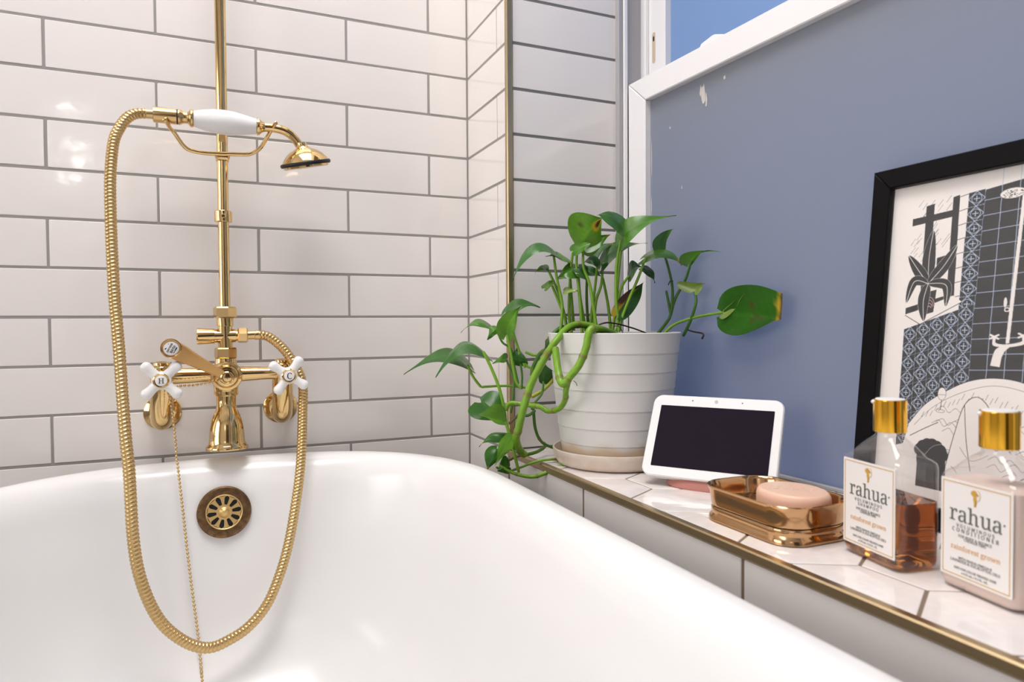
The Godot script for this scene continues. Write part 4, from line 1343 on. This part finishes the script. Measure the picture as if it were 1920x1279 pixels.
func soap() -> void:
	var d := thing("soap_dish", "polished bronze two-tier soap dish with rounded corners", "soap dish", Vector3(0.0785, Y0, 0.7180))
	var g := Geo.new()
	var rows := []
	d.scale = Vector3(1.02, 1.08, 0.985)
	# base tray: flared foot and a waist
	for e in [[0.0, 0.0410, 0.0620], [0.0, 0.0445, 0.0655], [0.0012, 0.0458, 0.0668], [0.0045, 0.0456, 0.0666], [0.0062, 0.0446, 0.0656], [0.0080, 0.0434, 0.0644], [0.0102, 0.0438, 0.0648], [0.0132, 0.0440, 0.0650], [0.0146, 0.0432, 0.0642], [0.0149, 0.0412, 0.0622]]:
		rows.append(rr_ring(e[1], e[2], 0.028, e[0]))
	g.rings(rows)
	part("base_tray", g, M.bronze, d, 45.0)
	g = Geo.new()
	rows = []
	for e in [[0.0153, 0.0405, 0.0615], [0.0153, 0.0430, 0.0640], [0.0160, 0.0442, 0.0652], [0.0185, 0.0446, 0.0656], [0.0250, 0.0452, 0.0660], [0.0300, 0.0459, 0.0666], [0.0336, 0.0472, 0.0678], [0.0352, 0.0480, 0.0686], [0.0361, 0.0474, 0.0680], [0.0356, 0.0458, 0.0666], [0.0325, 0.0444, 0.0652], [0.0250, 0.0434, 0.0642], [0.0195, 0.0415, 0.0625], [0.0187, 0.0390, 0.0600], [0.0186, 0.0330, 0.0540], [0.0192, 0.0320, 0.0530], [0.0186, 0.0310, 0.0520]]:
		rows.append(rr_ring(e[1], e[2], 0.030, e[0]))
	g.rings(rows)
	part("soap_tray", g, M.bronze, d, 45.0)
	var s := thing("soap_bar", "oval pale pink bar of soap stamped on top, lying in the bronze dish", "soap", Vector3(0.0820, Y0 + 0.0190, 0.7400))
	g = Geo.new()
	rows = []
	for e in [[0.0, 0.90], [0.0012, 0.96], [0.004, 0.99], [0.008, 1.0], [0.0185, 1.0], [0.0215, 0.985], [0.0238, 0.955], [0.0252, 0.915], [0.0258, 0.87]]:
		var ring := PackedVector3Array()
		for k in 56:
			var a := TAU * k / 56
			ring.append(Vector3(0.0330 * e[1] * cos(a), e[0], 0.0385 * e[1] * sin(a)))
		rows.append(ring)
	g.rings(rows)
	var m := mat(Color(0.90, 0.75, 0.66), 0.42)
	m.subsurf_scatter_enabled = true
	m.subsurf_scatter_strength = 0.25
	part("soap_block", g, m, s, 60.0)
	# worn stamp, two rows of raised strokes
	g = Geo.new()
	rng.seed = 12
	for r in 2:
		for k in 9:
			var x := (k - 4) * 0.0046
			var zz := (r - 0.5) * 0.0095
			for q in 2:
				g.box(Transform3D(Basis(Vector3.UP, rng.randf_range(-0.9, 0.9)), Vector3(zz + rng.randf_range(-0.001, 0.001), 0.0259, -x + rng.randf_range(-0.001, 0.001))), Vector3(0.0052 if q == 0 else 0.0013, 0.0007, 0.0011 if q == 0 else 0.0034), 0.0003)
	var st := part("stamp", g, m, s)
	st.rotation.y = 0.75


func bottle(label: String, pos: Vector3, kind: String, creamy: bool) -> void:
	var b := thing("shampoo_bottle" if not creamy else "conditioner_bottle", label, "bottle", pos, "")
	b.rotation.y = atan2(-0.984, -0.1786)
	var ring := func(hx: float, hz: float, r: float, circ: float, cr: float, y: float) -> PackedVector3Array:
		var out := PackedVector3Array()
		for k in 64:
			var a := TAU * k / 64
			var d := Vector2(cos(a), sin(a))
			# distance to the rounded rectangle along d
			var lo := 0.0
			var hi := 0.1
			for n in 18:
				var mid := (lo + hi) / 2
				var p := (d * mid).abs() - Vector2(hx - r, hz - r)
				var sd := Vector2(maxf(p.x, 0), maxf(p.y, 0)).length() + minf(maxf(p.x, p.y), 0) - r
				if sd < 0: lo = mid
				else: hi = mid
			var q := d * lerpf(lo, cr, circ)
			out.append(Vector3(q.x, y, q.y))
		return out
	var hx := 0.0355
	var hz := 0.0230
	var outer := []
	for e in [[0.0006, 0.0075, 0.0], [0.0, 0.006, 0.0], [0.0012, 0.0026, 0.0], [0.004, 0.0007, 0.0], [0.008, 0.0, 0.0], [0.030, 0.0, 0.0], [0.060, 0.0, 0.0], [0.0885, 0.0, 0.0], [0.0920, 0.0008, 0.0], [0.0945, 0.0028, 0.02], [0.0965, 0.0055, 0.05]]:
		outer.append(ring.call(hx - e[1], hz - e[1], 0.0085, e[2], 0.0125, e[0]))
	for e in [[0.100, 0.20], [0.1045, 0.45], [0.1085, 0.70], [0.1115, 0.90], [0.1135, 1.0], [0.1185, 1.0]]:
		outer.append(ring.call(hx - 0.0055, hz - 0.0055, 0.0085, e[1], 0.0118, e[0]))
	var glass := mat(Color(0.55, 0.55, 0.57, 0.08), 0.03)
	glass.transparency = BaseMaterial3D.TRANSPARENCY_ALPHA
	var g := Geo.new()
	g.rings(outer)
	part("bottle_wall", g, glass, b, 50.0)
	# what is in it
	var top := 0.0590 if not creamy else 0.0880
	var rows := []
	for e in [[0.0012, 0.0070], [0.0018, 0.0034], [0.0045, 0.0014], [0.0085, 0.0007], [0.030, 0.0007], [top - 0.001, 0.0007], [top, 0.0010]]:
		rows.append(ring.call(hx - e[1], hz - e[1], 0.0080, 0.0, 0.01, e[0]))
	g = Geo.new()
	g.rings(rows)
	var liq: StandardMaterial3D
	if creamy:
		liq = mat(Color(0.90, 0.81, 0.76), 0.4)
	else:
		liq = mat(Color(0.78, 0.49, 0.13, 0.04), 0.03)
		liq.transparency = BaseMaterial3D.TRANSPARENCY_ALPHA
		liq.refraction_enabled = true
		liq.refraction_scale = 0.033
	tag(part("liquid", g, liq, b, 50.0), "creamy pink conditioner" if creamy else "clear amber shampoo")
	# cap with a flip lid
	g = Geo.new()
	g.lathe(at(0, 0.1165, 0), [Vector2(0.010, 0.0), Vector2(0.0134, 0.0), Vector2(0.0137, 0.0006), Vector2(0.0137, 0.0282), Vector2(0.0132, 0.0290), Vector2(0.0125, 0.0290), Vector2(0.0125, 0.0270), Vector2(0, 0.0270)], 64)
	var cap := part("cap", g, M.gold, b)
	tag(cap, "shiny gold cap")
	g = Geo.new()
	g.lathe(at(0, 0.1440, 0), [Vector2(0, 0), Vector2(0.0124, 0), Vector2(0.0124, 0.0012), Vector2(0.0116, 0.0022), Vector2(0, 0.0026)], 48)
	g.box(Transform3D(Basis(Vector3.UP, 2.2), Vector3(-0.0128 * 0.59, 0.1432, 0.0128 * 0.81)), Vector3(0.0095, 0.0036, 0.0036), 0.0012)
	part("flip_lid", g, M.white_paint, cap)
	# printed label on the broad face
	g = Geo.new()
	var lw := 0.0625
	var lh := 0.0785
	var lc := Vector3(0.0008, 0.0500, hz + 0.0004)
	g.plate(Transform3D(Basis(), lc), rrect(lw, lh, 0.0006, 1), 0.0005)
	var lab := part("label", g, mat(Color(0.93, 0.915, 0.905), 0.45), b)
	var goldprint := mat(Color(0.80, 0.62, 0.26), 0.4)
	var orange := mat(Color(0.86, 0.66, 0.42), 0.5)
	var fine_print := mat(Color(0.47, 0.47, 0.46), 0.6)
	var dark := mat(Color(0.36, 0.385, 0.35), 0.6)
	g = Geo.new()
	for e in [[0, lh / 2 - 0.0022, lw - 0.0040, 0.0006], [0, -lh / 2 + 0.0022, lw - 0.0040, 0.0006], [-lw / 2 + 0.0022, 0, 0.0006, lh - 0.0050], [lw / 2 - 0.0022, 0, 0.0006, lh - 0.0050]]:
		g.box(Transform3D(Basis(), lc + Vector3(e[0], e[1], 0.0001)), Vector3(e[2], e[3], 0.0002), 0.0)
	part("label_border", g, goldprint, lab)
	var row := func(s: String, f: float, w: float, m: StandardMaterial3D, serif := false, bold := false) -> void:
		text(s, lab, Transform3D(Basis(), lc + Vector3(0, lh * (0.5 - f), 0.0001)), w, m, "lettering", serif, bold, 0.0002)
	# the gilt archer
	g = Geo.new()
	var ac := lc + Vector3(0.0, lh * (0.5 - 0.135), 0.0003)
	for poly in [[Vector2(-0.0038, 0.0038), Vector2(-0.0015, 0.0055), Vector2(0.0005, 0.0054), Vector2(0.0010, 0.0040), Vector2(0.0002, 0.0030), Vector2(0.0030, 0.0024), Vector2(0.0031, 0.0016), Vector2(0.0008, 0.0014), Vector2(0.0012, -0.0005), Vector2(0.0014, -0.0022), Vector2(0.0004, -0.0040), Vector2(0.0008, -0.0072), Vector2(-0.0010, -0.0074), Vector2(-0.0008, -0.0042), Vector2(-0.0016, -0.0020), Vector2(-0.0014, 0.0002), Vector2(-0.0034, 0.0018)]]:
		g.plate(Transform3D(Basis(), ac), PackedVector2Array(poly), 0.0003)
	var bow := []
	for k in 9:
		var a := -1.25 + 2.5 * k / 8.0
		bow.append(ac + Vector3(0.0010 + 0.0034 * cos(a), 0.0018 + 0.0044 * sin(a), -0.0001))
	g.tube(PackedVector3Array(bow), 0.0002, 5)
	part("archer_emblem", g, goldprint, lab)
	text("rahua", lab, Transform3D(Basis(), lc + Vector3(0, lh * (0.5 - 0.335), 0.0001)), 0.0455, dark, "lettering", true, false, 0.0002, 0.0132)
	text("®", lab, Transform3D(Basis(), lc + Vector3(0.0246, lh * (0.5 - 0.325), 0.0001)), 0.0016, dark)
	row.call("V O L U M I N O U S", 0.460, 0.0330, dark)
	row.call("S H A M P O O" if not creamy else "C O N D I T I O N E R", 0.506, 0.0245 if not creamy else 0.0405, dark)
	row.call("FOR BODY & BOUNCE", 0.563, 0.0290, fine_print)
	row.call("CHEVEUX FINS", 0.590, 0.0190, fine_print)
	row.call("rainforest grown", 0.690, 0.0430, orange, true)
	row.call("WITH RAHUA OMEGA-9", 0.790, 0.0290, fine_print)
	row.call("LAVENDER & EUCALYPTUS OILS", 0.822, 0.0430, fine_print)
	row.call("SAFE FOR COLOR TREATED HAIR", 0.895, 0.0370, fine_print)
	row.call("e 275 mL / 9.3 FL. OZ.", 0.935, 0.0230, fine_print)


func bottles() -> void:
	bottle("clear bottle half full of amber shampoo with a gold cap and white label", Vector3(0.0985, Y0, 0.8365), "shampoo", false)
	bottle("bottle of creamy pink conditioner with a gold cap, nearest the right edge", Vector3(0.1010, Y0, 0.9290), "conditioner", true)


# ---------------------------------------------------------------- the framed print
var art: Image
const PX := 3.4      # texture pixels per millimetre
const AW := 246.0
const AH := 338.0

func ax_(p: Vector2) -> Vector2:      # millimetres on the framed sheet (from its lower left, frame included) to pixels
	return Vector2((p.x - 27.0) * PX, (AH - (p.y - 26.0)) * PX)

func fill(poly: Array, c: Color) -> void:
	var q := PackedVector2Array()
	var lo := 1e9
	var hi := -1e9
	for p in poly:
		var e := ax_(p)
		q.append(e); lo = minf(lo, e.y); hi = maxf(hi, e.y)
	for y in range(maxi(0, int(lo)), mini(art.get_height(), int(hi) + 1)):
		var xs := []
		for k in q.size():
			var a := q[k]
			var b := q[(k + 1) % q.size()]
			if (a.y <= y + 0.5) != (b.y <= y + 0.5):
				xs.append(a.x + (y + 0.5 - a.y) / (b.y - a.y) * (b.x - a.x))
		xs.sort()
		for k in range(0, xs.size() - 1, 2):
			art.fill_rect(Rect2i(int(round(xs[k])), y, int(round(xs[k + 1])) - int(round(xs[k])), 1), c)

func stroke(pts: Array, w: float, c: Color, closed := false) -> void:
	var n := pts.size() if closed else pts.size() - 1
	for k in n:
		var a := ax_(pts[k])
		var b := ax_(pts[(k + 1) % pts.size()])
		var steps := int(a.distance_to(b)) + 1
		for s in steps + 1:
			var p := a.lerp(b, float(s) / steps)
			var h := w * PX / 2
			art.fill_rect(Rect2i(int(round(p.x - h)), int(round(p.y - h)), maxi(1, int(round(2 * h))), maxi(1, int(round(2 * h)))), c)

func oval(c: Vector2, rx: float, ry: float, n := 28, a0 := 0.0, a1 := TAU) -> Array:
	var out := []
	for k in n + 1:
		var a := lerpf(a0, a1, float(k) / n)
		out.append(c + Vector2(rx * cos(a), ry * sin(a)))
	return out

func bend(pts: Array, n := 6) -> Array:
	var v := []
	for p in pts:
		v.append(Vector3(p.x, p.y, 0))
	var out := []
	for p in curve(v, n):
		out.append(Vector2(p.x, p.y))
	return out


func draw_art() -> void:
	var paper := Color(0.925, 0.90, 0.885)
	var ink := Color(0.05, 0.045, 0.055)
	var blue := Color(0.70, 0.76, 0.85)
	art = Image.create(int(AW * PX), int(AH * PX), false, Image.FORMAT_RGB8)
	art.fill(paper)
	# rain and window bars
	rng.seed = 3
	for k in 46:
		var p := Vector2(rng.randf_range(46, 88), rng.randf_range(262, 344))
		stroke([p, p + Vector2(5, 6.5)], 0.3, ink)
	fill([Vector2(62, 342), Vector2(71, 343.5), Vector2(71, 250), Vector2(62, 250)], ink)
	fill([Vector2(47, 322), Vector2(98, 327), Vector2(98, 334), Vector2(47, 330)], ink)
	fill([Vector2(91, 347), Vector2(98, 348.5), Vector2(99, 242), Vector2(91, 242)], ink)
	fill([Vector2(78, 284), Vector2(92, 287), Vector2(92, 279), Vector2(78, 276)], ink)
	fill([Vector2(46, 231), Vector2(100, 246), Vector2(100, 240), Vector2(46, 224)], ink)
	# white tiles beside the window
	fill([Vector2(99, 348), Vector2(108, 350), Vector2(108, 236), Vector2(99, 233)], paper)
	for k in 8:
		stroke([Vector2(98, 346 - 15.0 * k), Vector2(108, 348 - 15.0 * k)], 0.5, ink)
	# dark tiled wall with pale joints
	fill([Vector2(124, 349), Vector2(262, 366), Vector2(262, 120), Vector2(118, 120), Vector2(118, 240)], Color(0.085, 0.08, 0.09))
	for k in 9:
		var x := 140.0 + 16.5 * k
		stroke([Vector2(x, 370), Vector2(x - 4, 110)], 0.5, blue)
	for k in 15:
		var y := 338.0 - 15.6 * k
		stroke([Vector2(119, y), Vector2(264, y + 8)], 0.5, blue)
	# patterned tiles: a column and a dado
	var tile := func(c: Vector2, w: float, h: float, sk: float) -> void:
		var e := [Vector2(-w, -h - sk), Vector2(w, -h + sk), Vector2(w, h + sk), Vector2(-w, h - sk)]
		var f := []
		for q in e: f.append(c + q)
		fill(f, ink)
		stroke(f, 0.42, blue, true)
		stroke([c + Vector2(-w, 0), c + Vector2(0, h), c + Vector2(w, 0), c + Vector2(0, -h)], 0.45, blue, true)
		stroke(oval(c, w * 0.62, h * 0.62, 18), 0.5, blue)
		stroke([c + Vector2(-w * 0.34, 0), c + Vector2(w * 0.34, 0)], 0.8, blue)
		stroke([c + Vector2(0, -h * 0.34), c + Vector2(0, h * 0.34)], 0.8, blue)
	for k in 8:
		tile.call(Vector2(115.4 - 0.35 * k, 341.5 - 15.4 * k), 8.2, 7.6, 0.8)
	for i in 5:
		for j in 8:
			tile.call(Vector2(53.5 + 14.8 * i, 202.0 + 5.2 * i - 16.0 * j), 7.4, 8.0, 2.6)
	# sill and potted plant
	fill([Vector2(46, 223), Vector2(64, 213), Vector2(108, 236), Vector2(98, 243)], paper)
	stroke([Vector2(46, 223), Vector2(64, 213), Vector2(108, 236)], 0.5, ink)
	fill([Vector2(66, 247), Vector2(80, 250), Vector2(78, 226), Vector2(67, 223)], ink)
	for k in 4:
		stroke(oval(Vector2(73, 230), 2.0 + 1.4 * k, 2.5 + 3.2 * k, 12, 0.3, 2.8), 0.5, Color(0.80, 0.62, 0.62))
	var leaf := func(pts: Array, w: float) -> void:
		var c := bend(pts, 8)
		var l := []
		var r := []
		for k in c.size():
			var d: Vector2 = (c[mini(k + 1, c.size() - 1)] - c[maxi(k - 1, 0)]).normalized().orthogonal()
			var ww := w * pow(sin(PI * pow(float(k) / (c.size() - 1), 0.8)), 0.8)
			l.append(c[k] + d * ww); r.append(c[k] - d * ww)
		r.reverse()
		fill(l + r, ink)
		stroke(l, 0.3, paper); stroke(r, 0.3, paper)
		stroke(c, 0.45, paper)
	leaf.call([Vector2(70, 257), Vector2(69, 285), Vector2(72, 315)], 7.5)
	leaf.call([Vector2(70, 257), Vector2(58, 272), Vector2(45, 290)], 6.5)
	leaf.call([Vector2(70, 257), Vector2(86, 275), Vector2(99, 296)], 6.5)
	leaf.call([Vector2(70, 257), Vector2(54, 260), Vector2(46, 236)], 5.5)
	leaf.call([Vector2(70, 257), Vector2(66, 238), Vector2(68, 216)], 6.5)
	leaf.call([Vector2(70, 257), Vector2(90, 254), Vector2(91, 231)], 5.5)
	# shower
	stroke([Vector2(160.5, 338), Vector2(154.5, 196)], 3.2, paper)
	fill(oval(Vector2(150, 341), 12.0, 5.2), paper)
	stroke(oval(Vector2(150, 341), 12.0, 5.2), 0.4, ink)
	for k in 40:
		var a := rng.randf() * TAU
		var q := sqrt(rng.randf()) * 0.85
		stroke([Vector2(150 + 12 * q * cos(a), 341 + 5.2 * q * sin(a)), Vector2(150.8 + 12 * q * cos(a), 341 + 5.2 * q * sin(a))], 0.5, ink)
	fill(oval(Vector2(150, 234), 1.6, 5.0), paper)
	stroke(oval(Vector2(152, 227), 2.2, 1.8), 0.9, paper)
	stroke(bend([Vector2(142, 199), Vector2(143, 193), Vector2(155, 192), Vector2(168, 195), Vector2(168.5, 200)]), 2.6, paper)
	for c in [Vector2(142, 200.5), Vector2(168, 202)]:
		stroke([c + Vector2(-4, 2), c + Vector2(4, -2)], 1.4, paper)
		stroke([c + Vector2(-4, -2), c + Vector2(4, 2)], 1.4, paper)
	fill(bend([Vector2(155, 193), Vector2(144, 188), Vector2(140, 172)], 5) + [Vector2(149, 171)] + bend([Vector2(150, 180), Vector2(153, 187), Vector2(160, 193)], 5), paper)
	# bath with rippling water, a bent knee, a glass on the rim
	fill(bend([Vector2(60, 106), Vector2(76, 127), Vector2(96, 142), Vector2(120, 155), Vector2(146, 160), Vector2(172, 157), Vector2(196, 146), Vector2(214, 128), Vector2(224, 104)]) + [Vector2(224, 20), Vector2(40, 20)], paper)
	stroke(bend([Vector2(60, 106), Vector2(76, 127), Vector2(96, 142), Vector2(120, 155), Vector2(146, 160), Vector2(172, 157), Vector2(196, 146), Vector2(214, 128), Vector2(224, 104)]), 0.5, ink)
	stroke(bend([Vector2(66, 104), Vector2(84, 124), Vector2(110, 141), Vector2(142, 152), Vector2(172, 149), Vector2(192, 138), Vector2(206, 118)]), 0.4, ink)
	for k in 26:
		var p := Vector2(76 + 4.6 * k, 118 + 24 * sin(PI * k / 26.0) + rng.randf_range(-3, 3))
		stroke([p, p + Vector2(-2.6, -6)], 0.25, ink)
	for k in 34:
		var p := Vector2(rng.randf_range(84, 196), rng.randf_range(46, 128))
		stroke(bend([p, p + Vector2(7, 4), p + Vector2(13, -2), p + Vector2(20, 3), p + Vector2(27, -3)]), 0.3, ink)
	fill(bend([Vector2(104, 64), Vector2(110, 100), Vector2(118, 130), Vector2(130, 140), Vector2(142, 130), Vector2(146, 100), Vector2(138, 78), Vector2(118, 74)]), paper)
	stroke(bend([Vector2(102, 62), Vector2(110, 102), Vector2(118, 131), Vector2(130, 140), Vector2(142, 130), Vector2(150, 108)]), 0.5, ink)
	stroke(bend([Vector2(118, 131), Vector2(122, 96), Vector2(128, 66)]), 0.5, ink)
	stroke(bend([Vector2(116, 88), Vector2(128, 76), Vector2(144, 84)]), 0.3, ink)
	stroke(bend([Vector2(62, 92), Vector2(78, 102), Vector2(92, 110)]), 0.6, ink)
	fill(oval(Vector2(94, 140), 4.4, 6.6), paper)
	stroke(oval(Vector2(94, 140), 4.4, 6.6), 0.4, ink)
	stroke([Vector2(94, 133), Vector2(93.4, 124)], 0.6, ink)
	stroke(oval(Vector2(93.4, 122), 4.6, 1.6), 0.4, ink)
	stroke([Vector2(90, 139), Vector2(98, 139)], 0.4, ink)
	for k in 7:
		var a := 0.2 + 0.42 * k
		fill(oval(Vector2(86 + 13 * cos(a), 74 + 12 * sin(a)), 6.5, 6.5, 16), ink)
	fill([Vector2(72, 40), Vector2(104, 40), Vector2(102, 80), Vector2(72, 80)], ink)
	fill(oval(Vector2(86, 70), 15, 16), ink)
	stroke(bend([Vector2(80, 74), Vector2(88, 84), Vector2(98, 88)]), 0.4, paper)


func picture() -> void:
	draw_art()
	var f := thing("picture_frame", "black framed line print of a patterned bathroom leaning on the frosted window", "picture", Vector3(0.2122, Y0, 0.6978))
	f.rotation = Vector3(0, -PI / 2, 0)
	f.basis = f.basis * Basis(Vector3.RIGHT, -0.0956)
	f.position += f.basis * Vector3(0, 0.0015, 0)
	var w := 0.300
	var h := 0.390
	var b := 0.0225
	var bars := {"left": [Vector2(0, 0), Vector2(b, b), Vector2(b, h - b), Vector2(0, h)], "right": [Vector2(w, 0), Vector2(w, h), Vector2(w - b, h - b), Vector2(w - b, b)], "top": [Vector2(0, h), Vector2(b, h - b), Vector2(w - b, h - b), Vector2(w, h)], "bottom": [Vector2(0, 0), Vector2(w, 0), Vector2(w - b, b), Vector2(b, b)]}
	var fm := mat(Color(0.028, 0.026, 0.030), 0.42)
	fm.metallic_specular = 0.25
	relief(fm, 0.05, 0.02, 8.0, 61)
	for k in bars:
		var g := Geo.new()
		g.plate(Transform3D(), PackedVector2Array(bars[k]), 0.020, 0.0012)
		part("frame_bar", g, fm, f)
	var g := Geo.new()
	g.box(at(w / 2, h / 2, -0.018), Vector3(w - 0.02, h - 0.02, 0.003), 0.0)
	part("backing_board", g, M.black, f)
	# the printed sheet
	var x0 := b + 0.0005
	g = Geo.new()
	var c := [Vector3(0.0225, 0.0225, -0.0090), Vector3(w - 0.0225, 0.0225, -0.0090), Vector3(w - 0.0225, h - 0.0225, -0.0090), Vector3(0.0225, h - 0.0225, -0.0090)]
	var id := []
	for p in c:
		id.append(g.v(p, Vector2((p.x * 1000 - 27.0) / AW, 1.0 - (p.y * 1000 - 26.0) / AH)))
	for p in c:
		id.append(g.v(p + Vector3(0, 0, -0.0006), Vector2.ZERO))
	g.quad(id[0], id[1], id[2], id[3])
	g.quad(id[4], id[7], id[6], id[5])
	for k in 4:
		g.quad(id[k], id[4 + k], id[4 + (k + 1) % 4], id[(k + 1) % 4])
	g.seal(0)
	var pm := mat(Color.WHITE, 0.7)
	pm.albedo_texture = ImageTexture.create_from_image(art)
	pm.texture_repeat = false
	tag(part("printed_sheet", g, pm, f), "black, white and blue line print of a bathroom")
	g = Geo.new()
	g.box(at(w / 2, h / 2, -0.0070), Vector3(w - 0.046, h - 0.046, 0.0016), 0.0)
	var gm := mat(Color(1, 1, 1, 0.02), 0.02, 0.0, 0.22)
	gm.transparency = BaseMaterial3D.TRANSPARENCY_ALPHA
	part("glazing", g, gm, f)
